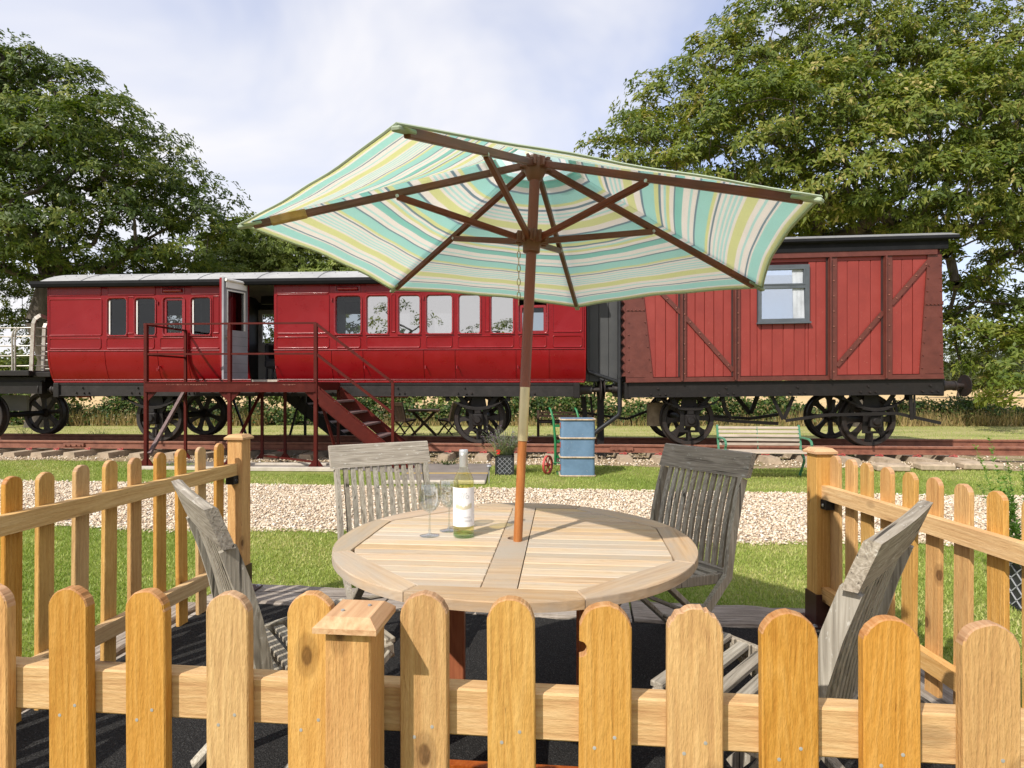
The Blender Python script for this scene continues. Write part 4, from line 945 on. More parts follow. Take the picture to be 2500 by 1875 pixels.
# window
a, c = xs(wx0), xs(wx1); ht_ = WZ(694); wf = None
b = MB()
for q in [(a,a+.06,-.03,.05,wy0,wy1),(c-.075,c,-.03,.05,wy0,wy1),(a+.06,c-.075,-.03,.05,wy1-.06,wy1),(a+.06,c-.075,-.03,.05,ht_-.03,ht_+.03),(a+.06,c-.075,-.03,.05,wy0,wy0+.06)]: wbox(b, *q)
wf = b.build('window', M['frame_grey'], wag, WS)
b = MB(); wbox(b, a-.02, c+.02, -.06, .05, wy0-.03, wy0); b.build('sill', M['frame_grey'], wf, WS)
b = MB(); 
for q in [(a+.06,a+.09,-.036,.02,ht_+.03,wy1-.06),(c-.105,c-.075,-.036,.02,ht_+.03,wy1-.06),(a+.06,c-.075,-.038,.02,wy1-.085,wy1-.06),(a+.06,c-.075,-.038,.02,ht_+.03,ht_+.055)]: wbox(b, *q)
b.build('top_sash', M['frame_grey'], wf, WS)
b = MB(); wbox(b, a+.05, c-.06, .008, .014, ht_+.02, wy1-.03); b.build('pane', M['film2'], wf, WS)
b = MB(); wbox(b, a+.05, c-.06, .008, .014, wy0+.04, ht_-.01); b.build('pane', M['film2'], wf, WS)
b = MB(); sc0, sc1 = xs(1934), xs(1962); n = 30; v = []
for i in range(n+1):
    s_ = sc0+(sc1-sc0)*i/n; tt = .004-.0+.02*0+.004*math.sin(i*1.9); v += [(s_+.02, tt-.0, wzb(s_)+wy0+.05), (s_, tt, wzb(s_)+wy1-.06)]
b.add(v, [(2*i,2*i+1,2*i+3,2*i+2) for i in range(n)]); b.build('curtain', M['curtain'], wf, WS, smooth=True)
# underframe
k = slope; ws0 = WZ(963)-.0; 
q = lambda s_: wzb(s_)
solebar(wag, WS, xs(1534,.05), xs(2300,.05), WZ(964), -.025, .03, 'black', zf_=q)
for p, in ((1679,),(2120,)): bogie(wag, WS, xs(p, T_R), wzb(xs(p))+WZ(964))
for t_ in (.40, 2.05):
    buffer(wag, WS, xs(2302,.3), 1, wzb(wS1)+WZ(943), t_, .44, .20); buffer(wag, WS, xs(1528,.3), -1, wzb(wS0)+WZ(943), t_, .40, .19)
def poly3(name, pts, r, root, SHx, m='black', n=6):
    b = MB(); b.tube(pts, r, n); return b.build(name, M[m], root, SHx)
def pbar(name, pts, t_, w_, d_, root, SHx, m='black', parent=None):
    b = MB(); P = [L(x,y,t_) for x,y in pts]
    for (a0,b0),(a1,b1) in zip(P, P[1:]): b.bar((a0,t_,b0),(a1,t_,b1), d_, w_, up=(0,1,0)) if False else b.bar((a0,t_,b0),(a1,t_,b1), w_, d_, up=(0,1,0))
    return b.build(name, M[m], root, SHx)
pbar('brake_lever', [(1918,1027),(2020,1013),(2190,1009),(2228,1018),(2297,1033)], .12, .055, .02, wag, WS)
pbar('lever_guide', [(2222,938),(2226,1025)], .10, .06, .02, wag, WS); pbar('lever_guide', [(2232,945),(2233,1020)], .10, .03, .02, wag, WS)
pbar('brake_hanger', [(1885,968),(1912,1024)], .16, .06, .025, wag, WS); pbar('brake_hanger', [(1937,968),(1914,1024)], .2, .06, .025, wag, WS)
pbar('brake_hanger', [(1795,965),(1832,1010)], 1.6, .08, .04, wag, WS); pbar('brake_hanger', [(1850,965),(1832,1010)], 1.6, .08, .04, wag, WS)
pbar('push_rod', [(1735,1022),(1790,1028),(1900,1034)], .55, .06, .03, wag, WS, 'wheel'); pbar('cross_lever', [(1900,1012),(1830,1022),(1740,1016)], 1.4, .06, .04, wag, WS)
pbar('brake_block', [(1764,972),(1770,1000),(1785,1022)], .5, .06, .07, wag, WS); pbar('brake_block', [(2035,975),(2032,1000),(2022,1020)], .5, .05, .07, wag, WS)
pbar('tie_bar', [(1400,1004),(1530,1023)], 1.6, .05, .03, wag, WS); pbar('tie_bar', [(1530,1023),(1600,996)], 1.5, .05, .03, wag, WS)
pbar('step_iron', [(2182,972),(2190,1010)], 1.4, .05, .03, wag, WS)
b = MB(); sC, zC = L(1600, 1012, 1.1); b.lathe([(0,-.22),(.17,-.22),(.17,.2),(.15,.24),(0,.26)], (sC, 1.1, zC), 'z', 20); b.build('vacuum_cylinder', M['concrete'], wag, WS, smooth=True, ang=40)
b = MB(); b.box(xs(1545), xs(2295), .2, 2.3, wzb(wc)-.06, wzb(wc)-.03); b.build('floor_frame', M['black'], wag, WS)
# ---- dark link between the vehicles
lk = vroot('link_lobby', 'dark grey boarded link between the red coach and the wagon', 'lobby', (xs(1428,.4)+xs(1530,.4))/2, .4)
ls = (xs(1428,.4)+xs(1530,.4))/2; LS = (ls, .4, 0); lz0 = L(1480,931,.4)[1]; lz1 = Z300(700)
e = [1416,1438,1462,1486,1509,1532]
for p, q_ in zip(e, e[1:]):
    b = MB(); b.box(xs(p,.4)+.003, xs(q_,.4)-.003, .40, .42, lz0, lz1, .003); b.build('board', M['boards_grey'], lk, LS)
b = MB(); b.box(xs(1414,.4), xs(1534,.4), .422, 2.0, lz0, lz1); b.build('lobby_body', M['roof_dark'], lk, LS)
b = MB(); b.box(xs(1412,.4), xs(1534,.4), .30, 2.1, lz1, lz1+.05); b.build('roof', M['roof_dark'], lk, LS)
b = MB(); 
b.bar((xs(1467,.8), .9, lz0),(xs(1467,.8), .9, .0), .13, .13); b.build('support_post', M['black'], lk, LS)
pipe = vroot('drainpipe', 'black drainpipe with an angled run down the link wall, joined by a second pipe', 'drainpipe', xs(1513,.25), .25)
PSH = (xs(1513,.25), .25, 0)
def LP(x, y, t): s_, z = L(x,y,t); return (s_, t, z)
b = MB(); b.tube([LP(1434,735,.28),LP(1434,900,.28),LP(1437,908,.28),LP(1508,932,.28),LP(1513,936,.28)], .036, 12); b.build('branch_pipe', M['black_gl'], pipe, PSH, smooth=True)
b = MB(); b.tube([LP(1513,735,.25),LP(1513,1004,.25),LP(1510,1014,.25),LP(1460,1050,.3),LP(1444,1066,.32)], .043, 12)
for y in (915,): b.tube([LP(1513,y,.25),LP(1513,y+9,.25)], .052, 12)
b.build('main_pipe', M['black_gl'], pipe, PSH, smooth=True)
for p, x2 in ((1424,1430),(1442,1452)):
    b = MB(); b.tube([LP(p,968,.8),LP(p+3,1000,.8),LP(x2,1058,.75)], .022 if p > 1430 else .05, 8); 
    b.build('stub_pipe', M['black'], pipe, PSH, smooth=True)
# ---- flat trolley with tubular cage, left
tr_s = xs(-60, .3); TS = (tr_s, 0, 0)
trl = vroot('flat_truck', 'black flat truck with a curved bare steel tube cage at the left edge', 'railway truck', tr_s)
z0 = L(50,918,.1)[1]; z1 = L(50,906,.1)[1]; se = xs(116,.1)
b = MB(); b.box(-12.8, xs(70,.0), .0, 2.35, z0, z1+.01, .01); b.build('deck', M['black'], trl, TS)
b = MB(); b.box(xs(72,.05), se+.04, .12, 2.3, z0-.02, z1-.015, .01); b.build('deck_end', M['black'], trl, TS)
b = MB(); za, zb_ = L(50,961,.2)[1], L(50,933,.2)[1]; b.box(-12.8, xs(104,.2), .18, .30, za, zb_); b.box(-12.8, xs(104,.2), 2.1, 2.2, za, zb_); b.box(xs(95,.2),xs(104,.2),.18,2.2,za,zb_); b.box(-12.8, xs(100,.2), .3, 2.1, zb_, z0-.02); b.build('chassis', M['black'], trl, TS)
wheel(trl, TS, xs(-45,T_R), T_R+.03); wheel(trl, TS, xs(-45,T_R), T_R+1.53)
b = MB(); b.tube([(xs(-45,T_R),T_R,RT+RW),(xs(-45,T_R),T_R+1.6,RT+RW)], .06, 10); b.build('axle', M['black'], trl, TS)
b = MB(); b.box(xs(15,1.2), xs(75,1.2), 1.1, 1.16, L(40,1003,1.1)[1], L(40,965,1.1)[1]); b.build('grey_plate', M['roof_grey'], trl, TS)
for y in (801,822,845,869,894):
    P = [LP(-120,y,.12), LP(20,y,.12), LP(74,y-1,.12)]
    s_, _, z = P[-1]
    for a_ in range(1,5): P.append((s_+.30*math.sin(a_/4*math.pi/2), .12+.42*(1-math.cos(a_/4*math.pi/2)), z))
    b = MB(); b.tube(P, .013, 8); b.build('cage_tube', M['steel'], trl, TS, smooth=True)
    P2 = [(p[0], 2.35-p[1], p[2]) for p in P]; b = MB(); b.tube(P2, .013, 8); b.build('cage_tube', M['steel'], trl, TS, smooth=True)
for i, p in enumerate((30,)):
    for t_ in (.10,):
        s_ = xs(p,t_); z_ = z1; zt = L(p,801,t_)[1]
        P = [(s_,t_,z_),(s_,t_,zt-.14),(s_+.03,t_,zt-.05),(s_+.10,t_,zt)]
        b = MB(); b.tube(P, .016, 8); b.tube([(a_+.055,b__,c_) for a_,b__,c_ in P], .016, 8); b.build('cage_upright', M['steel'], trl, TS, smooth=True)
b = MB()
def flat(P, w_, d_):
    for p_, q_ in zip(P, P[1:]): b.bar(p_, q_, w_, d_, up=(0,1,0))
flat([LP(76,906,.09),LP(81,790,.09),LP(86,778,.09),LP(98,770,.12),LP(116,777,.4)], .075, .02)
flat([LP(105,906,.52),LP(108,800,.52),LP(112,790,.55),LP(118,786,.7)], .075, .02)
b.build('corner_frame', M['steel'], trl, TS)
# ---- red steel steps and platform
pf = vroot('steel_steps', 'dark red steel platform with handrails and stairs at the open coach door', 'steps', xs(600,-1.1), -1.1)
PS = (xs(600,-1.1), -1.1, 0); tf_, tr_ = -1.17, -.06
zp = L(560,932,tf_)[1]; zt = L(560,790,tf_)[1]; zm = L(560,864,tf_)[1]
X0, X1, X2 = xs(357,tf_), xs(561,tf_), xs(771,tf_)
for x in (X0, X1, X2):
    b = MB(); b.bar((x,tf_,.0),(x,tf_,zt), .06, .06, c=.005)
    for k in (-1,1): b.prism([(x,.0),(x+k*.16,.0),(x,.20)], lambda u,z: (u,tf_-.01,z), lambda u,z: (u,tf_+.01,z))
    if True:
        zz_ = zp-.165
        for k in ((-1,1) if x == X1 else ((1,) if x == X0 else (-1,))): b.prism([(x,zz_+.0),(x+k*.20,zz_+.0),(x,zz_-.20)], lambda u,z: (u,tf_-.012,z), lambda u,z: (u,tf_+.012,z))
    b.build('post', M['oxide'], pf, PS)
for x, top in ((xs(453,tr_), L(453,806,tr_)[1]), (xs(640,tr_), zp), (xs(696,tr_), zp), (xs(826,tr_), zp-.1)):
    b = MB(); b.bar((x,tr_,.0),(x,tr_,top), .045, .045)
    for k in (-1,1): b.prism([(x,.0),(x+k*.13,.0),(x,.16)], lambda u,z: (u,tr_-.01,z), lambda u,z: (u,tr_+.01,z))
    b.build('rear_post', M['oxide'], pf, PS)
b = MB(); b.box(X0, X2, tf_-.035, tf_-.02, zp-.165, zp, .002); b.box(X0, X2, tf_-.05, tf_+.02, zp-.012, zp); b.box(X0, X2, tf_-.05, tf_+.02, zp-.175, zp-.163); b.build('front_beam', M['oxide'], pf, PS)
b = MB(); b.box(X0-.02, X2, tf_, tr_, zp-.02, zp-.004); b.build('floor_plate', M['oxide'], pf, PS)
b = MB(); b.box(X0, X2, tr_-.03, tr_, zp-.15, zp-.02); b.box(X0-.02,X0+.02,tf_,tr_,zp-.15,zp-.02); b.box(X2-.02,X2+.02,tf_,tr_,zp-.15,zp-.02); b.build('rear_beam', M['oxide'], pf, PS)
b = MB(); rr = random.Random(5)
for a_, c_ in ((410,508),(605,637),(693,722)):
    x = xs(a_,tf_)
    while x < xs(c_,tf_):
        b.box(x, x+rr.choice((.006,.012)), tf_-.039, tf_-.036, zp-.062+rr.uniform(0,.012), zp-.04); x += rr.uniform(.014,.03)
o = b.build('rolled_mill_mark', M['rivet'], pf, PS); o['kind'] = 'stuff'
for z_ in (zt, zm):
    b = MB(); b.bar((X0-.04,tf_,z_),(X2,tf_,z_), .035, .03); b.build('handrail', M['oxide'], pf, PS)
    b = MB(); b.bar((X0,tf_,z_-.012),(xs(453,tr_),tr_,z_-.012), .035, .03); b.build('side_handrail', M['oxide'], pf, PS)
def LB(name, p, q_, w_=.04, d_=.04, m='oxide'):
    b = MB(); b.bar(LP(*p), LP(*q_), w_, d_); return b.build(name, M[m], pf, PS)
LB('brace', (365,1108,tf_), (449,957,tr_), .055, .055, 'tread')
LB('brace', (587,1062,-.6), (636,960,tr_), .05, .03)
LB('stair_handrail', (771,790,tf_), (959,934,tf_)); LB('stair_handrail', (771,863,tf_), (957,1007,tf_))
b = MB(); s_ = xs(959,tf_); b.bar((s_,tf_,L(959,1084,tf_)[1]),(s_,tf_,L(959,934,tf_)[1]), .045,.045); b.build('stair_post', M['oxide'], pf, PS)
def stringer(t_, root, SHx, top, bot, w_, m):
    s0, z0_ = top; s1, z1_ = bot; dx, dz = s1-s0, z1_-z0_; 
    b = MB(); b.prism([(s0,z0_),(s1,z1_),(s1-w_*.95,z1_-.0),(s0,z0_-w_*.8),], lambda u,z: (u,t_-.012,z), lambda u,z: (u,t_+.012,z))
    b.bar((s0,t_+.02,z0_),(s1,t_+.02,z1_), .05, .012, up=(0,1,0)); b.bar((s0,t_+.02,z0_-w_*.8),(s1-w_*.95,t_+.02,z1_), .05, .012, up=(0,1,0))
    return b.build('stringer', M[m], root, SHx)
stp = L(778,948,tf_); dxn = L(939,1083,tf_); sl_ = (dxn[1]-stp[1])/(dxn[0]-stp[0]); sb = stp[0]+(.03-stp[1])/sl_
stringer(tf_, pf, PS, stp, (sb,.03), .33, 'oxide'); stringer(tr_-.1, pf, PS, stp, (sb,.03), .33, 'oxide')
for y in (977,1004,1032,1060,1088):
    z = L(850,y,(tf_+tr_)/2)[1]; s_ = stp[0]+(z-stp[1])/sl_
    b = MB(); b.box(s_-.22, s_+.02, tf_+.012, tr_-.112, z-.035, z, .004); b.build('tread', M['tread'], pf, PS)
b = MB(); b.box(stp[0]-.1, stp[0]+.3, tf_, tr_, stp[1]+.0, stp[1]+.02) if False else None
b = MB(); b.prism([(X2,zp-.02),(stp[0]+.02,stp[1]+.02),(stp[0]+.02,stp[1]-.20),(X2,zp-.20)], lambda u,z: (u,tf_-.01,z), lambda u,z: (u,tf_+.01,z)); b.build('stair_gusset', M['oxide'], pf, PS)
LB('brace', (782,975,-.8), (818,1092,-.6), .04, .04); LB('foot_bar', (640,1112,tr_), (771,1128,tf_), .04, .03)
# back stairs, far side
bs = vroot('back_steps', 'black silhouetted rear stairs seen under the coach', 'steps', xs(760,2.9), 2.9); BS = (xs(760,2.9), 2.9, 0)
tp = L(704,950,2.6); bt = L(850,1075,2.6); 
for t_ in (2.6, 3.5): stringer(t_, bs, BS, L(690,940,2.6), (L(690,940,2.6)[0]+1.75,.03), .36, 'black')
a0, z0_ = L(690,940,2.6)
for k in range(1,6):
    f = k/6.2; b = MB(); z = z0_+(.03-z0_)*f; s_ = a0+1.75*f; b.box(s_-.24,s_,2.6,3.5,z-.02,z+.01); b.build('tread', M['tread'], bs, BS)
for p in (610, 696, 745):
    b = MB(); b.bar((xs(p,2.6),2.6,0),(xs(p,2.6),2.6,z0_), .05,.05)
    for k in (-1,1): b.prism([(xs(p,2.6),0),(xs(p,2.6)+k*.15,0),(xs(p,2.6),.2)], lambda u,z: (u,2.59,z), lambda u,z: (u,2.61,z))
    b.build('post', M['black'], bs, BS)
b = MB(); b.bar((xs(560,2.6),2.6,z0_-.1),(xs(608,2.6),2.6,.05), .05,.04); b.build('brace', M['black'], bs, BS)
b = MB(); b.bar((xs(735,2.6),2.6,z0_-.2),(xs(703,2.6),2.6,.05), .05,.04); b.build('brace', M['black'], bs, BS)
b = MB(); b.box(xs(540,2.6),xs(760,2.6),2.6,3.5,z0_-.08,z0_); b.build('floor_plate', M['black'], bs, BS)
# ================================================================= FOREGROUND
DZ = .14
# ---- deck: rubber mat, sleepers round it
FL0, FL1 = Vector((-1.80, 3.75)), Vector((-2.12, 1.20)); FR0, FR1 = Vector((1.76, 3.30)), Vector((1.90, .95))
mo = sheet('rubber_mat', [(-1.75,3.62),(1.72,3.20),(1.9,.9),(-2.1,1.2)], DZ-.012, M['mat'])
b = MB(); b.prism([(-1.80,3.6),(1.72,3.1),(1.9,.95),(-2.1,1.25)], lambda x,y: (x,y,0), lambda x,y: (x,y,DZ-.02)); o = b.build('deck_base', M['sleeper']); o['kind'] = 'structure'
def plankline(name, p, q, wd, n, z0, z1, label, seed, gap=.012):
    r = random.Random(seed); p = Vector(p); q = Vector(q); d_ = q-p; ln = d_.length; d_.normalize(); a = math.atan2(d_.y, d_.x)
    cutp = [0]+[ln*(i+r.uniform(-.12,.12))/n for i in range(1,n)]+[ln]
    for i in range(n):
        L_ = cutp[i+1]-cutp[i]-gap; m = 14; b = MB(); v = []
        for k in range(m+1):
            x = L_*k/m; e0 = r.uniform(-.008,.008); e1 = r.uniform(-.008,.008); zz = z1+r.uniform(-.004,.004)
            v += [(x, e0, z0), (x, e0, zz-.012), (x, e0+.012, zz), (x, wd*.5, zz-.003), (x, wd-.012+e1, zz), (x, wd+e1, zz-.012), (x, wd+e1, z0)]
        f = [(7*k+j, 7*k+j+1, 7*k+j+8, 7*k+j+7) for k in range(m) for j in range(6)] + [tuple(range(7)), tuple(7*m+j for j in range(7))[::-1]]
        b.add(v, f); o = b.build(name, M['sleeper']); o.location = (p.x+d_.x*cutp[i], p.y+d_.y*cutp[i], 0); o.rotation_euler = (0,0,a)
        tag(o, label[i], 'sleeper', 'weathered sleepers edging the deck')
plankline('deck_sleeper', (-1.86,3.56), (1.78,3.10), .30, 3, .0, DZ+.004, ['weathered deck sleeper striped with shadows beside the left post','weathered deck sleeper behind the table','weathered deck sleeper carrying the right post'], 1)
plankline('deck_sleeper', (-2.12,1.22), (-1.83,3.52), .24, 2, .0, DZ+.003, ['near weathered sleeper under the left picket fence','far splintered sleeper under the left picket fence'], 2)
plankline('deck_sleeper', (1.63,3.08), (1.78,1.0), .22, 2, .0, DZ+.003, ['far cracked sleeper under the right picket fence','near cracked sleeper under the right picket fence'], 3)
# ---- picket fences
M['endgrain'] = wood('pine_end_grain', (.30,.13,.05), (.45,.24,.11), (.56,.35,.19), 'y', grain=60, ring=40, knots=False, bump=.5, var=.12)
def picket_mesh(wd, h0, h1, th=.022, notch=None, rnd=0, arch=1.0, n=14):
    P = [(-wd/2, h0), (wd/2, h0)]; r = wd/2; hh = h1-r*arch; rr = random.Random(rnd)
    for k in range(n+1):
        a = math.pi*k/n; P.append((r*math.cos(a)+rr.uniform(-.0008,.0008), hh+r*arch*math.sin(a)+rr.uniform(-.001,.001)*(1 if rnd != 8 else 3)))
    if notch:
        z_, q = notch; P += [(-wd/2, z_+q)]+[(-wd/2+q*math.sin(math.pi*k/8)*.95, z_+q*math.cos(math.pi*k/8)) for k in range(1,8)]+[(-wd/2, z_-q)]
    c = .0025; b = MB(); N = len(P); cx_ = 0; cz_ = h1-r
    def ins(p, e):
        x, z = p; dx = max(-1,min(1,x/r)); return (x-dx*e, z-(e if z > hh else 0)*max(0,(z-hh)/(r*arch)) if z > h0+.01 else z)
    for y, e in ((0,c),(c,0),(th-c,0),(th,c)):
        b.v += [(ins(p,e)[0], y, ins(p,e)[1]) for p in P]
    for i in range(3):
        for k in range(N): a = i*N+k; d_ = i*N+(k+1) % N; b.f.append((a, d_, d_+N, a+N))
    b.f.append(tuple(range(N))[::-1]); b.f.append(tuple(3*N+k for k in range(N)))
    return b
def endgrain(o):
    o.data.materials.append(M['endgrain'])
    for p in o.data.polygons:
        if p.normal.z > .18: p.material_index = 1
def nails(parent, pts, y):
    b = MB()
    for x, z in pts: b.lathe([(0,y-.0008),(.0035,y-.0006),(.0038,y+.001)], (x,0,z), 'y', 8)
    b.build('nail_head', M['nail'], parent)
af = -math.atan(.102); FO = Vector((0, 1.15, 0))
ff = thing('picket_fence', 'honey-coloured picket fence close across the bottom of the picture', 'fence', (0,1.15,0), af)
def fx(p):   # local x along front fence for pixel column
    k = (p-CX)/F; Y = 1.15/(1+.102*k); return k*Y/math.cos(af), Y
pk = [(-30,103,1432),(170,104,1437),(359,103,1443),(558,109,1450),(762,116,1450),(1036,116,1450),(1254,115,1463),(1472,126,1477),(1696,133,1486),(1935,133,1497),(2183,131,1512),(2425,132,1525),(2690,134,1540)]
for i, (p, wpx, y) in enumerate(pk):
    x, Y = fx(p); wd = wpx*Y/F*1.01; h1 = CZ-(y-HY)/F*Y
    b = picket_mesh(wd, DZ+.03, h1, .024, notch=((CZ-(1588-HY)/F*Y), .0155) if i == 7 else None, rnd=i, n=18 if i != 8 else 26)
    o = b.build('picket', M['pine'], ff, smooth=False); o.location = (x, 0, 0); o.rotation_euler = (0, R(random.uniform(-.4,.4)), 0)
    endgrain(o)
    nails(o, [(wd*.18,.757),(-wd*.2,.735),(wd*.15,.30),(-wd*.2,.28)], 0)
b = MB(); b.box(-1.72, 1.62, .024, .066, .728, .822, .004); b.build('rail', M['pine_x'], ff)
b = MB(); b.box(-1.72, 1.62, .024, .066, .25, .345, .004); b.build('rail', M['pine_x'], ff)
# front post with cap
xp = fx(858)[0]+.026; b = MB(); zt_ = CZ-(1528-HY)/F*1.15
xq, Yq = fx(855); kx = .045
b = MB(); b.box(xp-.043, xp+.043, -.088, -.003, DZ, .975, .003); b.build('post', M['pine'], ff)
def capmesh(b, cx_, cy_, z0, w_, h1_, h2_, ins_):
    v = []
    for z, e in ((z0,0),(z0+h1_,0),(z0+h1_+h2_,ins_)):
        v += [(cx_-w_+e,cy_-w_+e,z),(cx_+w_-e,cy_-w_+e,z),(cx_+w_-e,cy_+w_-e,z),(cx_-w_+e,cy_+w_-e,z)]
    b.add(v, [(3,2,1,0),(8,9,10,11)]+[(4*i+k,4*i+(k+1)%4,4*i+4+(k+1)%4,4*i+4+k) for i in range(2) for k in range(4)])
b = MB(); capmesh(b, xp, -.045, .9755, .060, .010, .016, .017); pc_ = b.build('post_cap', M['pine_end'], ff)
b = MB(); 
for dx, dy in ((-.02,-.015),(.022,.015)): b.lathe([(0,.0028),(.0035,.0026),(.0038,0)], (xp+dx,-.045+dy,.9755+.026), 'z', 8)
b.build('nail_head', M['nail'], pc_)
def sidefence(label, p0, dirv, locs, wd, tops, rz0, rail_z, side, low_z, post_top, dzl=0):
    """local x runs from far post towards the camera; pickets on the outside"""
    a = math.atan2(dirv[1], dirv[0]); t = thing('picket_fence', label, 'fence', (p0[0], p0[1], 0), a)
    ys = -1 if side == 'L' else 1      # local y sign pointing outward
    for i, (s_, tp) in enumerate(zip(locs, tops)):
        b = picket_mesh(wd, DZ-.05, tp, .022, rnd=40+i, n=12); o = b.build('picket', M['pine'], t); endgrain(o)
        o.location = (s_, (ys*.022 if ys > 0 else -.044) if True else 0, 0); o.rotation_euler = (0, R(random.uniform(-.8,.8)), 0)
    ln = locs[-1]+.25
    for z, nm in ((rail_z, 0), (low_z, 1)):
        b = MB(); y0, y1 = (-.021, .021)
        v = [(.03,y0,z-.072),(.03,y1,z-.072),(.03,y1,z),(.03,y0,z)]; dz_ = dzl if nm else 0
        w_ = [(ln,y0,z-.072+dz_),(ln,y1,z-.072+dz_),(ln,y1,z+dz_),(ln,y0,z+dz_)]
        b.add(v+w_, [(0,1,2,3),(7,6,5,4),(0,4,5,1),(1,5,6,2),(2,6,7,3),(3,7,4,0)]); b.build('rail', M['pine_x'], t)
    b = MB(); b.box(-.05, .045, -.048, .048, DZ, post_top-.03, .003); b.build('post', M['pine'], t)
    b = MB(); capmesh(b, -.002, 0, post_top-.03, .062, .012, .018, .02); b.build('post_cap', M['pine_end'], t)
    b = MB(); b.box(-.056, .051, -.054, .054, DZ, DZ+.165); b.box(-.105, .10, -.10, .10, DZ+.004, DZ+.011, .001); b.build('post_shoe', M['shoe'], t)
    b = MB()
    for i_ in (-.085,.08):
        for j_ in (-.08,.08): b.lathe([(.016,DZ+.011),(.016,DZ+.014),(.009,DZ+.014),(.009,DZ+.02),(0,DZ+.022)], (i_,j_,0), 'z', 8)
    b.build('bolt', M['galv'], t)
    b = MB(); b.box(.045,.095,-.026*1,.026,rail_z-.072-.05,rail_z-.074); b.build('rail_bracket', M['black'], t)
    b = MB(); b.lathe([(0,-.006),(.009,-.004),(.009,0)], (.07, -ys*.028, rail_z-.10), 'y', 8); b.build('bolt', M['galv'], t)
    return t
dl = Vector((-.128,-1.0)).normalized(); dr_ = Vector((.063,-1.0)).normalized()
Ysl = [3.53,3.38,3.22,3.05,2.88,2.72,2.565,2.40,2.26,2.10,1.94,1.78,1.62,1.46]; pl0 = (-1.697,3.69)
sidefence('left picket fence running back to a capped post beside the red steps', pl0, dl, [(3.69-y)/-dl.y for y in Ysl], .072, [CZ-.353-.004*math.sin(i*2) for i in range(len(Ysl))], 0, .943, 'L', .355, 1.118)
Ysr = [3.125,3.005,2.873,2.742,2.61,2.469,2.319,2.158,2.02,1.88,1.74,1.60,1.46,1.32]
sidefence('right picket fence running back to a capped post near the pale slatted bench', (1.672,3.22), dr_, [(3.22-y)/-dr_.y*1.0 for y in Ysr], .075, [CZ-.378-.014*(i/8) for i in range(len(Ysr))], 0, .888, 'R', .345, 1.086, -.07)
# ---- table
TC = (.01, 2.085); TZ = CZ-.54; ta = R(-5)
tbl = thing('round_table', 'round slatted teak table with the striped parasol through its middle', 'table', (TC[0], TC[1], DZ), ta)
th = .028; zt = TZ-DZ; ro, ri = .615, .557
a0 = R(16.5+5)
for k in range(8):
    A0, A1 = a0+k*math.pi/4, a0+(k+1)*math.pi/4; g = .0022
    outer = [(ro*math.cos(A0+(A1-A0)*j/10), ro*math.sin(A0+(A1-A0)*j/10)) for j in range(11)]
    outer[0] = (ro*math.cos(A0+g), ro*math.sin(A0+g)); outer[-1] = (ro*math.cos(A1-g), ro*math.sin(A1-g))
    inner = [(ri*math.cos(A1-g), ri*math.sin(A1-g)), (ri*math.cos(A0+g), ri*math.sin(A0+g))]
    am = (A0+A1)/2; cm, sm = math.cos(am), math.sin(am)
    # local frame of the segment: x along the chord
    def tl(p): return (-p[0]*sm*-1*-1 if False else p[0]*(-sm)+p[1]*cm, p[0]*cm+p[1]*sm)
    b = MB(); P = [tl(p) for p in outer+inner]; c = .003; n_ = len(P); cxp = sum(p[0] for p in P)/n_; cyp = sum(p[1] for p in P)/n_
    for z, e in ((0,0),(th-c,0),(th,c)):
        for (u, v) in P:
            dx, dy = u-cxp, v-cyp; l_ = math.hypot(dx,dy); b.v.append((u-dx/l_*e, v-dy/l_*e, z))
    for i in range(2):
        for j in range(n_): q = i*n_+j; w_ = i*n_+(j+1) % n_; b.f.append((q, w_, w_+n_, q+n_))
    b.f.append(tuple(range(n_))[::-1]); b.f.append(tuple(2*n_+j for j in range(n_)))
    o = b.build('rim_segment', M['table_rim'], tbl); o.location = (0,0,zt-th+random.uniform(-.0006,.0006)); o.rotation_euler = (0,0,am-math.pi/2)
ap = ri
vin = [(ri*math.cos(a0+k*math.pi/4), ri*math.sin(a0+k*math.pi/4)) for k in range(8)]
def xlim(y, sgn):
    best = 0
    for k in range(8):
        (x0,y0),(x1,y1) = vin[k], vin[(k+1)%8]
        if (y0-y)*(y1-y) <= 0 and y0 != y1:
            x = x0+(x1-x0)*(y-y0)/(y1-y0)
            if x*sgn > best: best = x*sgn
    return best
yy = -max(v[1] for v in vin)+.004; ymax = max(v[1] for v in vin); nsl = 18; sw = (2*ymax-.01)/nsl
for sgn in (-1, 1):
    for k in range(nsl):
        y0 = -ymax+.005+k*sw+.0024; y1 = y0+sw-.0048
        xa, xb = xlim(y0, sgn)-.002, xlim(y1, sgn)-.002
        if min(xa, xb) < .056: continue
        x0 = .0505; P = [(sgn*x0,y0),(sgn*xa,y0),(sgn*xb,y1),(sgn*x0,y1)]
        b = MB(); c = .0018; cxp = sum(p[0] for p in P)/4; 
        Q = [(p[0]-math.copysign(c, p[0]-cxp), p[1]+(c if p[1] == y0 else -c)) for p in P]
        b.v = [(p[0],p[1],0) for p in P]+[(p[0],p[1],.020) for p in P]+[(p[0],p[1],.022) for p in Q]
        b.f = [(3,2,1,0),(8,9,10,11)]+[(4*i+j,4*i+(j+1)%4,4*i+4+(j+1)%4,4*i+4+j) for i in range(2) for j in range(4)]
        o = b.build('table_slat', M['table'], tbl); o.location = (0,0,zt-.0235+random.uniform(-.0008,.0008))
# centre board with the parasol hole
b = MB(); hw, hr_ = .0475, .026; yl = ymax-.002; n_ = 16
hole = [(hr_*math.cos(2*math.pi*k/n_+math.pi/4), hr_*math.sin(2*math.pi*k/n_+math.pi/4)) for k in range(n_)]
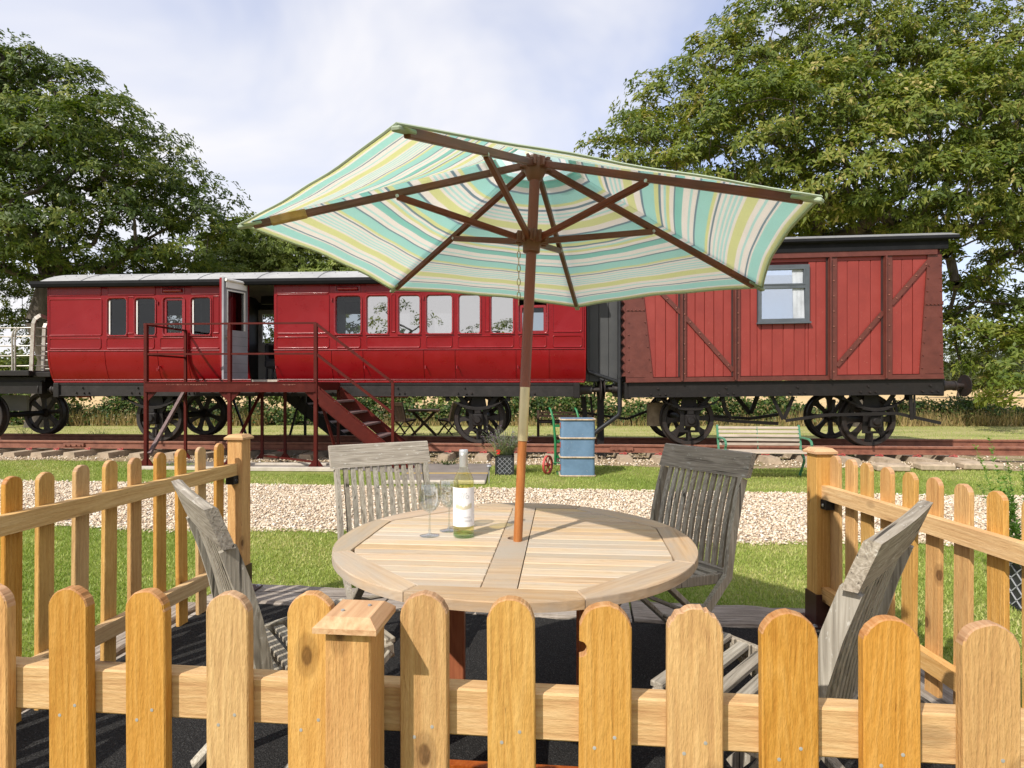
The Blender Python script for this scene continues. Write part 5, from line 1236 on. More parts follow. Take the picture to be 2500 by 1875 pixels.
# square ring around the hole
sq = []
for k in range(n_):
    x, y = hole[k]; m_ = hw/max(abs(x),abs(y)); sq.append((x*m_, y*m_))
for z in (0,.023): b.v += [(x,y,z) for x,y in hole]+[(x,y,z) for x,y in sq]
for k in range(n_):
    j = (k+1) % n_
    b.f += [(2*n_+k,2*n_+j,3*n_+j,3*n_+k),(k,n_+k,n_+j,j),(k,j,2*n_+j,2*n_+k)]
b.box(-hw,hw,hw,yl,0,.023); b.box(-hw,hw,-yl,-hw,0,.023)
o = b.build('centre_board', M['table_rim'], tbl); o.location = (0,0,zt-.0238)
for x, y in ((-.25,-.25),(.25,-.25),(-.25,.25),(.25,.25)):
    b = MB(); b.box(x-.03,x+.03,y-.02,y+.02,0,zt-.03,.003); o = b.build('leg', M['table_leg'], tbl)
    o.rotation_euler = (0,0,0)
for y in (-.25,.25):
    b = MB(); b.box(-.30,.30,y-.012,y+.012,zt-.09,zt-.029); b.build('apron', M['table_leg'], tbl)
    b = MB(); b.box(-.22,.22,y-.015,y+.015,.05,.11); b.build('stretcher', M['table_leg'], tbl)
b = MB(); b.box(-.03,.03,-.23,.23,.09,.13); b.box(-.012,.012,-.5,.5,zt-.055,zt-.0245); b.build('stretcher', M['table_leg'], tbl)
# ---- parasol
B0 = Vector((TC[0]+.010, 2.047, TZ)); axu = Vector((.0479,.0546,1)).normalized()
hub = B0+axu*1.321; run = B0+axu*1.054
par = thing('parasol', 'wooden parasol with aqua, lime and cream striped canopy leaning over the table', 'parasol', (B0.x-axu.x*.70, B0.y-axu.y*.70, DZ+.03)); PO = tuple(par.location)
def AX(d_): return B0+axu*d_
b = MB(); b.tube([AX(-.70),AX(.345)], .0155, 20); b.build('lower_pole', M['pole_low'], par, PO, smooth=True)
for q in range(1):
    b = MB(); b.tube([AX(.343),AX(.535)], .0178, 20); b.build('brass_sleeve', M['brass'], par, PO, smooth=True)
b = MB(); b.tube([AX(.53),AX(1.30)], .0185, 20); b.build('upper_pole', M['pole_up'], par, PO, smooth=True)
def axlathe(prof, at, m, name, n=18):
    b = MB(); X = axu.orthogonal().normalized(); Y = axu.cross(X)
    for r_, h in prof:
        for k in range(n):
            a = 2*math.pi*k/n; b.v.append(tuple(at+axu*h+X*math.cos(a)*r_+Y*math.sin(a)*r_))
    for i in range(len(prof)-1):
        for k in range(n): p_ = i*n+k; q_ = i*n+(k+1) % n; b.f.append((p_, q_, q_+n, p_+n))
    return b.build(name, m, par, PO, smooth=True, ang=50)
axlathe([(.018,-.05),(.030,-.045),(.031,-.02),(.040,-.012),(.044,0),(.044,.018),(.034,.03),(.018,.032)], run, M['joint'], 'runner')
axlathe([(.018,-.055),(.026,-.05),(.044,-.01),(.046,.015),(.03,.03),(.0,.035)], hub, M['joint'], 'hub')
cpx = [(585,548),(968,302),(2005,480),(1862,702),(1410,750),(957,707)]; cY = [1.915,1.198,1.411,2.341,3.059,2.846]
Cn = [px(x,y,Y) for (x,y),Y in zip(cpx,cY)]
def notches(c_, rad, name):   # little forks holding the struts
    b = MB()
    for C_ in Cn:
        d_ = (C_-hub); d_ -= axu*d_.dot(axu); d_.normalize(); s_ = axu.cross(d_)
        for k in (-1,1): b.obox(c_+d_*rad+s_*k*.013+axu*.004, d_, s_, axu, .014, .005, .020, .002)
    b.build(name, M['joint'], par, PO)
notches(run, .043, 'runner_fork'); notches(hub, .043, 'hub_fork')
def ribbar(name, p, q, w_, h_, m='rib'):
    p, q = Vector(p), Vector(q); d_ = (q-p); ln = d_.length; d_.normalize(); s_ = axu.cross(d_).normalized(); u_ = d_.cross(s_)
    b = MB(); b.box(0,ln,-w_/2,w_/2,-h_/2,h_/2,.002); o = b.build(name, M[m], par)
    o.matrix_local = Matrix.Translation(p-Vector(PO)) @ Matrix((( *[d_.x,s_.x,u_.x],0),(*[d_.y,s_.y,u_.y],0),(*[d_.z,s_.z,u_.z],0),(0,0,0,1)))
    return o
for i, C_ in enumerate(Cn):
    d_ = (C_-hub); dh = d_-axu*d_.dot(axu); dh.normalize(); h0 = hub+dh*.04
    E_ = h0+(C_-h0)*.955-axu*.012
    ribbar('rib', h0-axu*.004, E_, .0165, .023)
    mid = h0+(C_-h0)*.47-axu*.018
    ribbar('strut', run+dh*.04, mid, .0155, .021)
    b = MB(); b.lathe([(0,-.011),(.0055,-.0105),(.006,-.009),(.006,.009),(0,.011)], (0,0,0), 'y', 8); o = b.build('rivet', M['galv'], par)
    s_ = axu.cross(dh).normalized(); o.matrix_local = Matrix.Translation(mid-Vector(PO)) @ s_.to_track_quat('Y','Z').to_matrix().to_4x4()
    # corner pocket
    e0 = h0+(C_-h0)*.93; b = MB(); w2 = .026; dn_ = (C_-h0).normalized()
    b.obox((e0+C_)/2-axu*.010, dn_, s_, dn_.cross(s_), (C_-e0).length/2+.004, w2*.42, .0055, .003); b.build('corner_pocket', M['pocket'], par, PO)
    if i == 0:
        p_ = h0+(C_-h0)*.78-axu*.010; q_ = h0+(C_-h0)*.90-axu*.011; b = MB(); b.bar(p_, q_, .021, .029, up=tuple(axu), c=.004); b.build('tape_wrap', M['tape'], par, PO)
# canopy
s = NT('striped_canvas'); uvn = s.n('UVMap'); uvn.uv_map = 'UVMap'; v_ = s.n('SeparateXYZ'); s.set(v_.inputs[0], uvn.outputs[0]); v_ = v_.outputs[1]
aq, aq2, te, cr, ye, na, lm_ = (.64,.87,.83), (.70,.89,.86), (.52,.80,.75), (.97,.93,.89), (.87,.88,.60), (.42,.52,.58), (.72,.80,.60)
seq = [(1,lm_),(1.6,ye),(1.2,cr),(5,aq),(.8,cr),(.8,na),(2.6,cr),(1,aq2),(2.2,cr),(4.2,ye),(1.2,cr),(.9,aq2),(.9,cr),(.9,aq2),(.9,cr),(.9,aq2),(1.1,cr),(.9,aq2),(1.3,cr),(.9,na),(.8,cr),(1.2,ye),
       (5.4,aq),(.8,na),(2,cr),(1,aq2),(2.8,cr),(3.4,te),(.7,na),(2,cr),(1,ye),(.8,aq2),(.9,cr),(.9,na)]
seq2 = [(1.4,ye),(4.2,aq),(.8,na),(2.4,cr),(3.4,ye),(.9,cr),(.8,aq2),(.9,cr),(.8,aq2),(.9,cr),(.8,aq2),(1.2,cr),(.8,na),(1.2,cr),(1.2,ye),(4.5,aq),(.8,na),(2,cr),(3,te),(2,cr),(5,aq2),(1,na),(2.2,cr),(1,aq2),(2,cr)]
tot = sum(w_ for w_,_ in seq[:30]); 
def mkramp(sq_, v0, v1):    # stripes from hem (v0) inward to v1
    tt = sum(w_ for w_,_ in sq_); st = []; p_ = 0
    for w_, c_ in sq_: st.append((p_/tt, c_)); p_ += w_
    f_ = s.math('DIVIDE', s.math('SUBTRACT', v0, v_), v0-v1)
    return s.ramp(f_, st, 'CONSTANT')
sqA = seq[:30]; sqB = seq[30:]+seq2
vm = 1-tot/118.0
col = s.mix(s.math('GREATER_THAN', v_, vm), mkramp(sqB, vm, 0.0), mkramp(sqA, 1.0, vm))
wv = s.noise(s.coord((260,260,260), False), 1, 2, .6); col = s.mix(s.ramp(wv, [(.3, g3(.12)), (.7, g3(0))]), col, (.3,.3,.28))
wr = s.noise(s.coord((7,7,7), False), 1, 4, .6); s.bump(wr, .25, .03)
s.set(s.b.inputs['Base Color'], col); s.b.inputs['Roughness'].default_value = .85; s.b.inputs['Specular IOR Level'].default_value = .15
t_ = s.n('BsdfTranslucent'); s.set(t_.inputs[0], col); mm = s.n('MixShader', Fac=.62); s.set(mm.inputs[1], s.b.outputs[0]); s.set(mm.inputs[2], t_.outputs[0]); s.set(s.out.inputs[0], mm.outputs[0]); M['canvas'] = s.m
apex = hub+axu*.052
nu, nv = 16, 26; 
for i in range(6):
    Ca, Cb = Cn[i], Cn[(i+1) % 6]; V = []; UVs = []
    v0 = .15
    for b_ in range(nv+1):
        v = v0+(1-v0)*b_/nv
        for a_ in range(nu+1):
            u = a_/nu; e = Ca.lerp(Cb, u); p = apex.lerp(e, v); bow = 4*u*(1-u)
            cen = apex-axu*.2
            p = p.lerp(hub, .032*bow*v**2*(1.0)) - axu*(.018*bow*math.sin(math.pi*min(1,v))*1.0) 
            p = p + axu*.012*(1-v) + axu*.0022*math.sin(u*17+i*2+v*6)*v*bow
            V.append(tuple(p-Vector(PO))); UVs.append((u, v))
    Fc = [(r_*(nu+1)+c, r_*(nu+1)+c+1, (r_+1)*(nu+1)+c+1, (r_+1)*(nu+1)+c) for r_ in range(nv) for c in range(nu)]
    me = bpy.data.meshes.new('canopy_panel'); me.from_pydata(V, [], Fc); uvl = me.uv_layers.new(name='UVMap')
    for lp in me.loops: uvl.data[lp.index].uv = UVs[lp.vertex_index]
    me.polygons.foreach_set('use_smooth', [True]*len(me.polygons)); me.materials.append(M['canvas'])
    o = bpy.data.objects.new('canopy_panel', me); COL.objects.link(o); o.parent = par
    md = o.modifiers.new('cloth_thickness', 'SOLIDIFY'); md.thickness = .0012
    # hem
    b = MB(); row = [Vector(V[nv*(nu+1)+c])+Vector(PO) for c in range(nu+1)]; b.tube(row, .0035, 5); b.build('hem', M['pocket'], par, PO, smooth=True)
# raised vent cap
V = []; UVs = []; n_ = 36
for r_ in range(7):
    v = r_/6
    for k in range(n_):
        ang_ = 6*k/n_; i = int(ang_); u = ang_-i; e = Cn[i].lerp(Cn[(i+1)%6], u); p = (apex+axu*.010).lerp(e+axu*.006, v*.20) ; V.append(tuple(p-Vector(PO))); UVs.append((u, .30-v*.2+.02))
Fc = [(r_*n_+k, r_*n_+(k+1)%n_, (r_+1)*n_+(k+1)%n_, (r_+1)*n_+k) for r_ in range(6) for k in range(n_)]
me = bpy.data.meshes.new('vent_cap'); me.from_pydata(V, [], Fc); uvl = me.uv_layers.new(name='UVMap')
for lp in me.loops: uvl.data[lp.index].uv = UVs[lp.vertex_index]
me.polygons.foreach_set('use_smooth', [True]*len(me.polygons)); me.materials.append(M['canvas']); o = bpy.data.objects.new('vent_cap', me); COL.objects.link(o); o.parent = par
b = MB(); c0 = run-axu*.03+Vector((-.045,0,0))
for k in range(9):
    cc_ = c0-Vector((0,0,.024*k)); n_ = 8; P = []
    for j in range(n_+1):
        a = 2*math.pi*j/n_; P.append(cc_+(Vector((math.cos(a)*.006,0,math.sin(a)*.013)) if k % 2 else Vector((0,math.cos(a)*.006,math.sin(a)*.013))))
    b.tube(P, .0016, 4, cap=False)
b.build('pin_chain', M['brass'], par, PO)
# ---- garden chairs
def chair_proto(matx, maty, matz, root, wd=.56, H=.96-DZ*0):
    w2 = wd/2
    def bk(f):   # backrest curve: f 0 (seat) .. 1 (top) -> (y,z)
        z = .40+(H-.40)*f; y = -.145-.155*f+.022*math.sin(math.pi*f); return y, z
    for sx_ in (-1,1):       # stiles run on down to the front feet
        b = MB(); P = [(.24, .0), (.02, .26)]+[bk(f) for f in (0,.2,.4,.6,.79)]
        pr = []; 
        for k, (y, z) in enumerate(P):
            q = P[min(k+1,len(P)-1)]; p_ = P[max(k-1,0)]; d_ = Vector((q[0]-p_[0], q[1]-p_[1])).normalized(); nn_ = Vector((-d_.y, d_.x)); pr.append((y+nn_.x*.023, z+nn_.y*.023, y-nn_.x*.023, z-nn_.y*.023))
        pts = [(a,c) for a,c,_,_ in pr]+[(a,c) for _,_,a,c in pr[::-1]]
        x0 = sx_*(w2-.03); b.prism(pts, lambda y,z: (x0-.011,y,z), lambda y,z: (x0+.011,y,z)); b.build('back_stile', matz, root)
        b = MB(); x1 = sx_*(w2-.055); b.bar((x1,-.26,.0),(x1,.235,.425), .022,.042, up=(1,0,0), c=.003); b.build('leg', matz, root)
        b = MB(); b.bar((x1,-.17,.385),(x1,.25,.425), .022, .045, c=.003); b.build('seat_rail', matz, root)
    b = MB(); n_ = 10; P0 = []
    y1, z1 = bk(1); y0, z0 = bk(.80)
    for k in range(n_+1):
        x = -w2+wd*k/n_; cv = .007*(1-(2*k/n_-1)**2); P0.append((x, cv))
    for (ya, za, th_) in ((y0,z0,.012),(y1,z1,.012)): pass
    v = []
    for x, cv in P0: v += [(x, y0-cv+.017, z0), (x, y0-cv-.017, z0), (x, y1-cv-.017, z1), (x, y1-cv+.006, z1+.005), (x, y1-cv+.017, z1)]
    b.add(v, [(5*k+j, 5*k+(j+1)%5, 5*k+5+(j+1)%5, 5*k+5+j) for k in range(n_) for j in range(5)]+[(4,3,2,1,0), tuple(5*n_+j for j in range(5))]); b.build('top_rail', matx, root)
    b = MB(); yb_, zb__ = bk(.02); b.box(-w2+.03, w2-.03, yb_-.012, yb_+.012, zb__-.03, zb__+.02, .003); b.build('lower_rail', matx, root)
    first = None
    ns = 11
    for k in range(ns):
        x = -w2+.075+(wd-.15)*k/(ns-1)
        if first is None:
            b = MB(); P = [bk(f) for f in np.linspace(.03,.82,8)]; pts = [(y+.008,z) for y,z in P]+[(y-.008,z) for y,z in P[::-1]]
            b.prism(pts, lambda y,z: (-.012,y,z), lambda y,z: (.012,y,z)); first = b.build('back_slat', matz, root); o = first
        else: o = first.copy(); COL.objects.link(o)
        o.location = (x, -.007*(1-(2*k/(ns-1)-1)**2)*.7, 0)
    first = None
    for k in range(8):
        if first is None:
            b = MB(); b.box(-w2+.062, w2-.062, -.019, .019, -.009, .009, .003); first = b.build('seat_slat', maty, root); o = first
        else: o = first.copy(); COL.objects.link(o)
        f = k/7; o.location = (0, -.155+.40*f, .418+.030*f-.028*math.sin(math.pi*f))
    b = MB(); b.tube([(-w2+.03,.03,.24),(w2-.03,.03,.24)], .011, 8); b.tube([(-w2+.05,-.20,.06),(w2-.05,-.20,.06)], .011, 8); b.build('stretcher', matx, root)
    return root
def chair_at(root, top, xdir, zbase, offy=-.30):
    a = math.atan2(xdir[1], xdir[0]); c_, s_ = math.cos(a), math.sin(a)
    root.location = (top[0]-(-s_*offy), top[1]-(c_*offy), zbase); root.rotation_euler = (0,0,a)
CH = 'weathered folding chairs round the table'
HC = .96
ch = thing('garden_chair', 'weathered grey slatted chair behind the table to the left of the wine glasses', 'chair', group=CH)
chair_proto(M['teak_grey_x'], M['teak_y'], M['teak_grey'], ch, .55, HC)
chair_at(ch, (-.73,3.275), (-.472,-.27), DZ)
c2 = dup(ch, label='weathered grey slatted chair behind the table on the right, seat showing', group=CH); chair_at(c2, (1.0,3.04), (-.30,.48), DZ)
c3 = dup(ch, label='weathered chair seen edge-on in front of the left picket fence', group=CH); chair_at(c3, (-.968,1.795), (.372,-.49), DZ); c3.scale = (1.06,1,1)
c4 = dup(ch, label='weathered chair seen edge-on in front of the right picket fence, nearest the camera', group=CH); chair_at(c4, (.955,1.45), (.457,.478), DZ); c4.scale = (1.08,1,1)
# ---- bottle and glasses
bx, by = -.172, 2.113
bt = thing('wine_bottle', 'tall pale bottle of white wine with a white label and silver cap', 'bottle', (bx,by,TZ))
def sm(prof, n=40): return prof
b = MB(); b.lathe([(0,.006),(.028,.003),(.034,0),(.0372,.004),(.0375,.012),(.0375,.182),(.0365,.196),(.032,.212),(.024,.226),(.0175,.238),(.0145,.252),(.0140,.296),(.0146,.297),(.0146,.303)], n=40); b.build('glass_body', M['bottle'], bt, smooth=True, ang=60)
b = MB(); b.lathe([(0,.012),(.033,.012),(.0355,.018),(.0355,.181),(.0347,.194),(.0305,.209),(.0232,.222),(0,.222)], n=40); b.build('wine', M['wine'], bt, smooth=True, ang=50)
s = NT('green_glass_base'); M['gbase'] = glass_m('green_base_glass', .12, (.45,.75,.45))
b = MB(); b.lathe([(0,.0005),(.033,.0004),(.0368,.003),(.0369,.010),(0,.011)], n=40); b.build('thick_base', M['gbase'], bt, smooth=True, ang=50)
b = MB(); b.lathe([(.0151,.246),(.0153,.247),(.0153,.286),(.0158,.288),(.0158,.3045),(.0150,.3065),(0,.307)], n=32); b.build('screw_cap', M['cap'], bt, smooth=True, ang=40)
b = MB()
for h in (.288,.291,.294): b.lathe([(.0159,h),(.0164,h+.0008),(.0159,h+.0016)], n=32)
b.build('cap_thread', M['cap'], bt)
a_c = math.atan2(-by, -bx)    # towards the camera
b = MB(); b.lathe([(.0378,.040),(.0378,.176)], n=30, arc=R(190), a0=a_c-R(100)); lab = b.build('label', M['paper'], bt, smooth=True)
def textmesh(txt, size, z, m, name, zsp=1.0, xs_=1.0):
    cu = bpy.data.curves.new('t', 'FONT'); cu.body = txt; cu.size = size; cu.align_x = 'CENTER'; cu.resolution_u = 3
    ot = bpy.data.objects.new('t', cu); COL.objects.link(ot); bpy.context.view_layer.update()
    dg = bpy.context.evaluated_depsgraph_get(); me = bpy.data.meshes.new_from_object(ot.evaluated_get(dg)); bpy.data.objects.remove(ot)
    r_ = .0381
    for v in me.vertices:
        a = a_c+(v.co.x*xs_)/r_ ; zz_ = z+v.co.y; v.co = (math.cos(a)*r_, math.sin(a)*r_, zz_)
    me.materials.clear(); me.materials.append(m); me.name = name; o = bpy.data.objects.new(name, me); COL.objects.link(o); o.parent = lab
    return o
textmesh('VILLA', .010, .1535, M['print'], 'lettering'); textmesh('VITO', .018, .138, M['print'], 'lettering')
textmesh('TRE VENEZIE', .0075, .067, M['print'], 'lettering') if False else textmesh('DELLE VENEZIE', .0078, .070, M['print'], 'lettering')
textmesh('PINOT GRIGIO', .0098, .057, M['print'], 'lettering')
b = MB(); rr = random.Random(2)
for k in range(44):
    a = a_c+R(-46+92*k/43); r_ = .0381; hh = .015*(.6+.4*rr.random())+.004*abs(k-21)/21; z0_ = .099+.006*(abs(k-21)/21)
    p = [(math.cos(a+q)*r_, math.sin(a+q)*r_) for q in (-R(.8),R(.8))]
    b.add([(p[0][0],p[0][1],z0_),(p[1][0],p[1][1],z0_),(p[1][0],p[1][1],z0_+hh),(p[0][0],p[0][1],z0_+hh)], [(0,1,2,3)])
b.build('villa_drawing', M['gold'], lab)
def wineglass(x, y, label):
    g = thing('wine_glass', label, 'wine glass', (x,y,TZ), 0, 'empty wine glasses beside the bottle')
    return g
g1 = wineglass(-.294, 2.119, 'empty wine glass standing furthest left on the table')
b = MB(); b.lathe([(0,.0045),(.010,.004),(.034,.0012),(.0352,.0005),(.0345,.0),(0,.0)], n=36); b.build('foot', M['wine_glass'], g1, smooth=True, ang=60)
b = MB(); b.lathe([(.010,.0045),(.0048,.012),(.0036,.03),(.0036,.075),(.006,.083)], n=16); b.build('stem', M['wine_glass'], g1, smooth=True)
b = MB(); b.lathe([(.0,.080),(.010,.083),(.024,.093),(.0345,.110),(.0392,.130),(.0385,.150),(.0350,.172),(.0325,.186),(.0318,.186),(.0340,.172),(.0375,.150),(.0382,.130),(.0336,.111),(.0234,.0945),(.0,.086)], n=40); b.build('bowl', M['wine_glass'], g1, smooth=True)
g2 = dup(g1, loc=(-.232,2.192,TZ), label='empty wine glass half hidden behind the wine bottle')
# ================================================================= MIDDLE GROUND
# blue trunk on a sack truck
p = gp(1411,1164); tr = thing('blue_trunk', 'blue travelling trunk with pale wooden battens standing upright on the verge', 'trunk', (p.x, p.y, 0), R(-2))
w2, dp, h = .262, .42, .90; b = MB()
pf_ = rrect(-w2, w2, 0, dp, .045, 5); N = len(pf_)
for z, e in ((.012,.0),(.03,0),(h-.03,0),(h-.008,.008)): b.v += [(x*(1-e*3), y, z) for x, y in pf_]
for i in range(3):
    for k in range(N): a = i*N+k; c = i*N+(k+1) % N; b.f.append((a,c,c+N,a+N))
b.f.append(tuple(range(N))[::-1]); b.f.append(tuple(3*N+k for k in range(N))); b.build('body', M['trunk_blue'], tr, smooth=True, ang=40)
for z in (h-.02, .30, .595, .012):
    b = MB(); P = rrect(-w2-.010, w2+.010, -.012, dp+.01, .05, 5); b.tube([(x,y,z) for x,y in P]+[(P[0][0],P[0][1],z)], .013, 6, cap=False); b.build('batten', M['batten'], tr, smooth=True)
for z in (.13,.48,.78):
    b = MB(); b.box(-w2-.012,-w2+.02,.05,.11,z-.04,z+.05,.006); b.build('corner_bracket', M['rust'], tr)
sk = thing('sack_truck', 'green sack truck with a red spoked wheel behind the blue trunk', 'sack truck', (p.x-.25, p.y+.55, 0), R(-2))
b = MB()
for x in (-.06,.36): b.tube([(x,-.06,.12),(x+.0,-.08,.5),(x-.03,.02,.85),(x-.07,.05,1.0),(x-.09,.10,1.03)], [.022,.022,.02,.018,.017], 8)
b.build('frame', M['truck_green'], sk, smooth=True)
b = MB()
for z in (.25,.5,.75): b.box(-.06,.36,-.07,-.03,z-.02,z+.02)
b.build('cross_bar', M['truck_green'], sk)
for x in (-.13,.42):
    b = MB(); r_ = .15; b.lathe([(r_-.025,-.016),(r_,-.018),(r_,.018),(r_-.025,.016),(r_-.025,-.016)], (x,-.08,r_), 'x', 28)
    b.lathe([(0,-.03),(.028,-.03),(.028,.03),(0,.03)], (x,-.08,r_), 'x', 12); w_ = b.build('wheel', M['red_iron'], sk, shift=(x,-.08,0), smooth=True, ang=40); w_.location = (x-.06 if x < 0 else x,-.3 if x < 0 else -.08,0)
    for k in range(6):
        a = k*math.pi/3; b = MB(); b.bar((0,0,r_),(0,math.cos(a)*(r_-.02),r_+math.sin(a)*(r_-.02)), .016,.012); b.build('spoke', M['red_iron'], w_)
b = MB(); b.tube([(-.13,-.08,.15),(.42,-.08,.15)], .012, 6); b.box(-.05,.35,-.35,-.05,.0,.012); b.build('toe_plate', M['truck_green'], sk)
for w_ in [o for o in kids(sk) if o.name.startswith('wheel')]: w_.rotation_euler = (0,0,R(-30))
# lattice planters
def planter(name, label, loc, w2, h, rz=0):
    t = thing(name, label, 'planter', loc, rz); b = MB(); cz_ = .015
    b.box(-w2+.012,w2-.012,-w2+.012,w2-.012,0.01,h-.03)
    for sx in (-1,1):
        for sy in (-1,1): b.box(sx*w2-.015*(1+sx),sx*w2+.015*(1-sx),sy*w2-.015*(1+sy),sy*w2+.015*(1-sy),0,h)
    for z0_, z1_ in ((h-.03,h),(0,.02)): b.box(-w2,w2,-w2,-w2+.02,z0_,z1_); b.box(-w2,w2,w2-.02,w2,z0_,z1_); b.box(-w2,-w2+.02,-w2+.02,w2-.02,z0_,z1_); b.box(w2-.02,w2,-w2+.02,w2-.02,z0_,z1_)
    b.build('pot', M['lead'], t)
    b = MB(); a0_, a1_ = -w2+.03, w2-.03; z0_, z1_ = .02, h-.03; W_ = a1_-a0_; H_ = z1_-z0_; stp = W_/3.2
    for sgn in (1,-1):
        k = -H_
        while k < W_:
            xA, zA = k, 0.0; xB, zB = k+H_, H_
            if xA < 0: zA = -xA; xA = 0
            if xB > W_: zB = H_-(xB-W_); xB = W_
            if xB-xA > .02:
                q = lambda x: a0_+x if sgn > 0 else a1_-x
                b.bar((q(xA),-w2+.008,z0_+zA),(q(xB),-w2+.008,z0_+zB), .006,.006, up=(0,1,0))
                b.bar((-w2+.008,q(xA),z0_+zA),(-w2+.008,q(xB),z0_+zB), .006,.006, up=(1,0,0)); b.bar((w2-.008,q(xA),z0_+zA),(w2-.008,q(xB),z0_+zB), .006,.006, up=(1,0,0))
            k += stp
    b.build('lattice', M['lead_line'], t); return t
p = gp(1232,1160); planter('lattice_planter', 'square black lattice planter beside the path, holding lavender', (p.x, p.y+.15, 0), .15, .31)
def sprigs(name, label, cat, loc, n, h, spread, base_r, leafn, leafl, m, seed, rv=(0,1), wd=.004):
    r = np.random.default_rng(seed); V = []; Fq = []; at = []
    for i in range(n):
        a = r.uniform(0,6.28); rr_ = base_r*math.sqrt(r.random()); p0 = np.array([math.cos(a)*rr_, math.sin(a)*rr_, 0]); ln = h*r.uniform(.55,1.05); out = spread*r.uniform(.1,1)
        d_ = np.array([math.cos(a)*out, math.sin(a)*out, 1.0]); d_ /= np.linalg.norm(d_); K = 6; prev = None; c = r.uniform(*rv)
        for k in range(K+1):
            f = k/K; q = p0+d_*ln*f+np.array([math.cos(a),math.sin(a),-.4])*out*ln*.35*f*f
            if prev is not None:
                s_ = np.array([-math.sin(a),math.cos(a),0])*wd*(1-f*.5); N = len(V); V += [prev-s_, prev+s_, q+s_*.8, q-s_*.8]; Fq.append((N,N+1,N+2,N+3)); at += [c*.5]*4
                for j in range(leafn):
                    b_ = r.uniform(0,6.28); ld = np.array([math.cos(b_),math.sin(b_),r.uniform(.1,.9)]); ld /= np.linalg.norm(ld); w_ = np.cross(ld,[0,0,1])*leafl*.14; o_ = prev+(q-prev)*r.random(); l_ = leafl*r.uniform(.6,1.2)*(1-.5*f)
                    N = len(V); V += [o_, o_+ld*l_*.5+w_, o_+ld*l_, o_+ld*l_*.5-w_]; Fq.append((N,N+1,N+2,N+3)); at += [min(1,c*(.5+.5*f)+r.uniform(-.1,.1))]*4
            prev = q
    t = thing(name, label, cat, loc); o = raw_mesh('foliage', np.array(V), np.array(Fq), m, t, np.clip(np.array(at),0,1)); o['kind'] = 'stuff'; return t
lv = sprigs('lavender_plant', 'bushy grey-green lavender with purple tips growing in the lattice planter', 'plant', (p.x+.02, p.y+.15, .29), 170, .48, .75, .12, 3, .055, M['lavender'], 4, (.2,1))
gr = sprigs('spider_grass', 'pale arching grass spilling over the left side of the lavender planter', 'plant', (p.x-.12, p.y+.05, .29), 46, .42, 1.3, .05, 0, .05, leafm('pale_striped_leaf', [(0,(.35,.38,.18)),(1,(.6,.58,.38))]), 5, (.2,1), .004)
b = MB()
for k in range(6): b.lathe([(0,-.014),(.016,-.008),(.018,.004),(.009,.014),(0,.015)], (p.x-.10+random.uniform(-.02,.02), p.y-.02, .36+random.uniform(-.03,.03)), 'z', 7)
o = b.build('red_flower', M['blossom']); bl = o; o.location = (0,0,0); tag(o, 'small red flower heads over the planter rim', 'flower')
# solar light
p = gp(1194,1181); t = thing('solar_light', 'small silver solar stake light by the path corner', 'garden light', (p.x,p.y,0))
b = MB(); b.tube([(0,0,0),(0,0,.19)], .007, 8); b.build('stake', M['galv'], t)
b = MB(); b.lathe([(0,.19),(.012,.19),(.024,.24),(.026,.245),(0,.245)], n=14); b.build('lens', M['glass'], t)
b = MB(); b.lathe([(.034,.245),(.040,.25),(.036,.268),(.02,.275),(0,.276)], n=16); b.build('cap', M['galv'], t, smooth=True)
# pale bench
bp = thing('slatted_bench', 'pale slatted bench with green iron ends in front of the wagon wheels', 'bench', (3.83, 9.0, 0), R(-4))
W_ = 1.22
for i, (y, z) in enumerate([(.30,.745),(.285,.685),(.268,.622),(.25,.560),(.235,.495)]):
    b = MB(); b.obox(Vector((0,y,z)), Vector((1,0,0)), Vector((0,.96,-.26)), Vector((0,.26,.96)), W_/2, .012, .021, .004); b.build('back_slat', M['bench_wood'], bp)
for i in range(6):
    y = .20-.075*i; b = MB(); b.box(-W_/2,W_/2,y-.03,y+.03,.385+.004*abs(i-2.5),.405+.004*abs(i-2.5),.004); b.build('seat_slat', M['bench_wood'], bp)
for sx in (-1,1):
    x = sx*(W_/2+.012); b = MB()
    for P, w_ in (([(x,.315,.79),(x,.27,.60),(x,.225,.40),(x,.16,.32)],.034), ([(x,.26,.585),(x,.18,.605),(x,-.06,.60),(x,-.14,.575),(x,-.17,.52),(x,-.13,.46),(x,-.18,.395)],.032), ([(x,.225,.38),(x,-.19,.37)],.03), ([(x,-.12,.37),(x,-.07,.28),(x,-.10,.20),(x,-.15,.10),(x,-.17,0)],.036), ([(x,.16,.37),(x,.10,.26),(x,.16,.16),(x,.24,.06),(x,.27,0)],.034)):
        for a_, c_ in zip(P, P[1:]): b.bar(a_, c_, .026, w_, up=(1,0,0), c=.004)
    b.build('iron_end', M['green_iron'], bp)
b = MB(); b.bar((-.02,.30,.76),(-.02,.24,.42),.03,.008,up=(1,0,0)); b.build('centre_strap', M['green_iron'], bp)
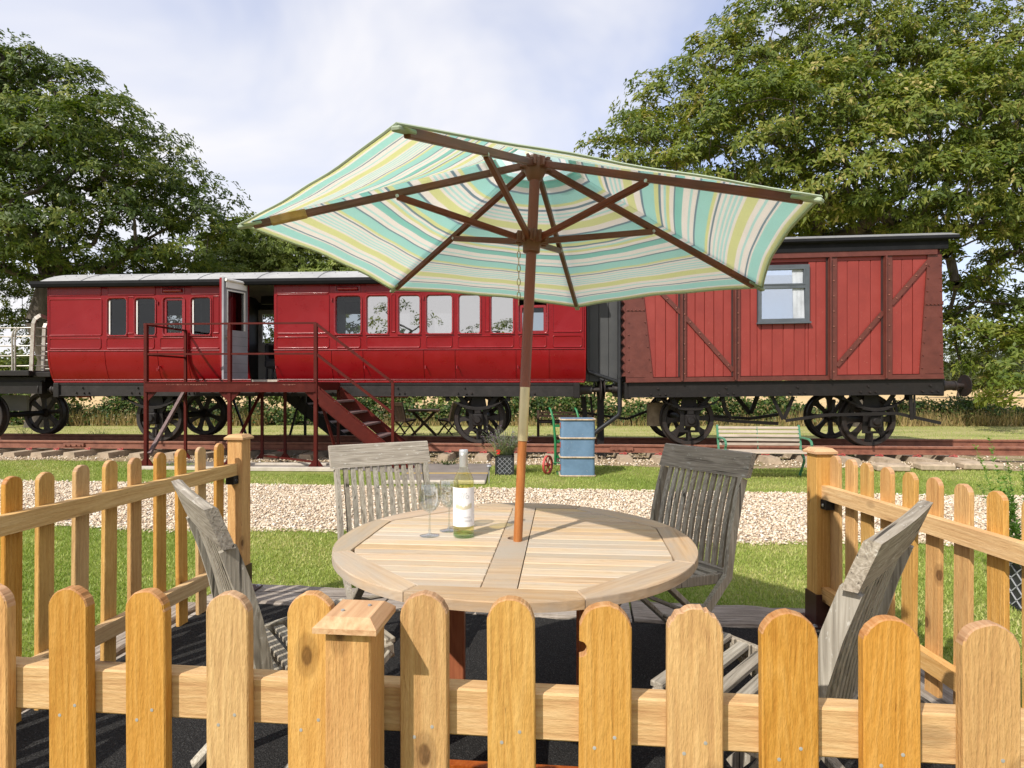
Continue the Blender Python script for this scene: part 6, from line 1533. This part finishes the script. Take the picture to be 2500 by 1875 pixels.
# black bench on the back lawn
p0 = gp(1313,1067); bb = thing('dark_bench', 'black slatted bench on the back lawn seen under the coaches', 'bench', (p0.x+.75, p0.y, 0), R(-3))
for i, z in enumerate((.66,.57,.44)): 
    b = MB(); b.box(-.74,.74,-.01,.01,z-.03,z+.03 if i else z+.025); b.build('back_slat', M['dark_wood'], bb)
b = MB(); b.box(-.74,.74,.02,.45,.37,.40); b.build('seat', M['dark_wood'], bb)
for x in (-.74,.74):
    for y in (0,.42): b = MB(); b.box(x-.035,x+.035,y-.03,y+.03,0,.72 if y == 0 else .58); b.build('leg', M['dark_wood'], bb)
# dark table with two chairs
q = gp(1035,1064); dt = thing('folding_table', 'small dark folding table with crossed legs on the back lawn', 'table', (q.x, q.y, 0), R(8))
for k in range(9): b = MB(); b.box(-.42,.42,-.36+.08*k,-.29+.08*k,.70,.725); b.build('table_slat', M['dark_wood'], dt)
b = MB(); b.box(-.44,.44,-.38,-.365,.68,.73); b.box(-.44,.44,.365,.38,.68,.73); b.build('edge_rail', M['dark_wood'], dt)
for y in (-.25,.25):
    for sx in (-1,1): b = MB(); b.bar((sx*.34,y+.02*sx,0),(-sx*.34,y+.02*sx,.70),.03,.05); b.build('leg', M['dark_wood'], dt)
dc = thing('dark_chair', 'dark slatted folding chair left of the small table on the back lawn', 'chair', group='dark folding chairs on the back lawn')
chair_proto(M['dark_wood'], M['dark_wood'], M['dark_wood'], dc, .50, .92); q = gp(1000,1062); dc.location = (q.x-.15, q.y, 0); dc.rotation_euler = (0,0,R(-38))
q = gp(1100,1062); d2 = dup(dc, loc=(q.x-.05,q.y+.1,0), rz=R(62), label='dark slatted folding chair right of the small table, partly behind the coach wheel')
# right-edge planter and plant
planter('lattice_planter', 'black lattice planter cut by the right edge beyond the picket fence', (3.36, 3.72, 0), .17, .34)
sprigs('feathery_shrub', 'bright green feathery sprigs rising at the right edge behind the fence', 'plant', (3.28, 3.72, .30), 26, .80, .30, .14, 26, .060, M['fern'], 9, (.1,1), .005)
# weeds along the track
for i, (x, y, n_, h_) in enumerate([(1975,1118,26,.14),(2060,1122,30,.15),(2215,1118,20,.13),(1092,1136,20,.13),(240,1068,24,.28),(60,1062,18,.34)]):
    q = gp(x, y); sprigs('weed_clump', ['low green weed clump','wider low weed clump','small weed clump beyond the kerb blocks','green weed tuft beside the path slab','dark weed sprays between the rails at the left','tall thin weed sprays at the far left of the rails'][i]+' by the rusty track', 'weed', (q.x,q.y,0.0), n_, h_, .9, .14, 4, .05, M['leaf_h'], 20+i, (.1,.9), .003)
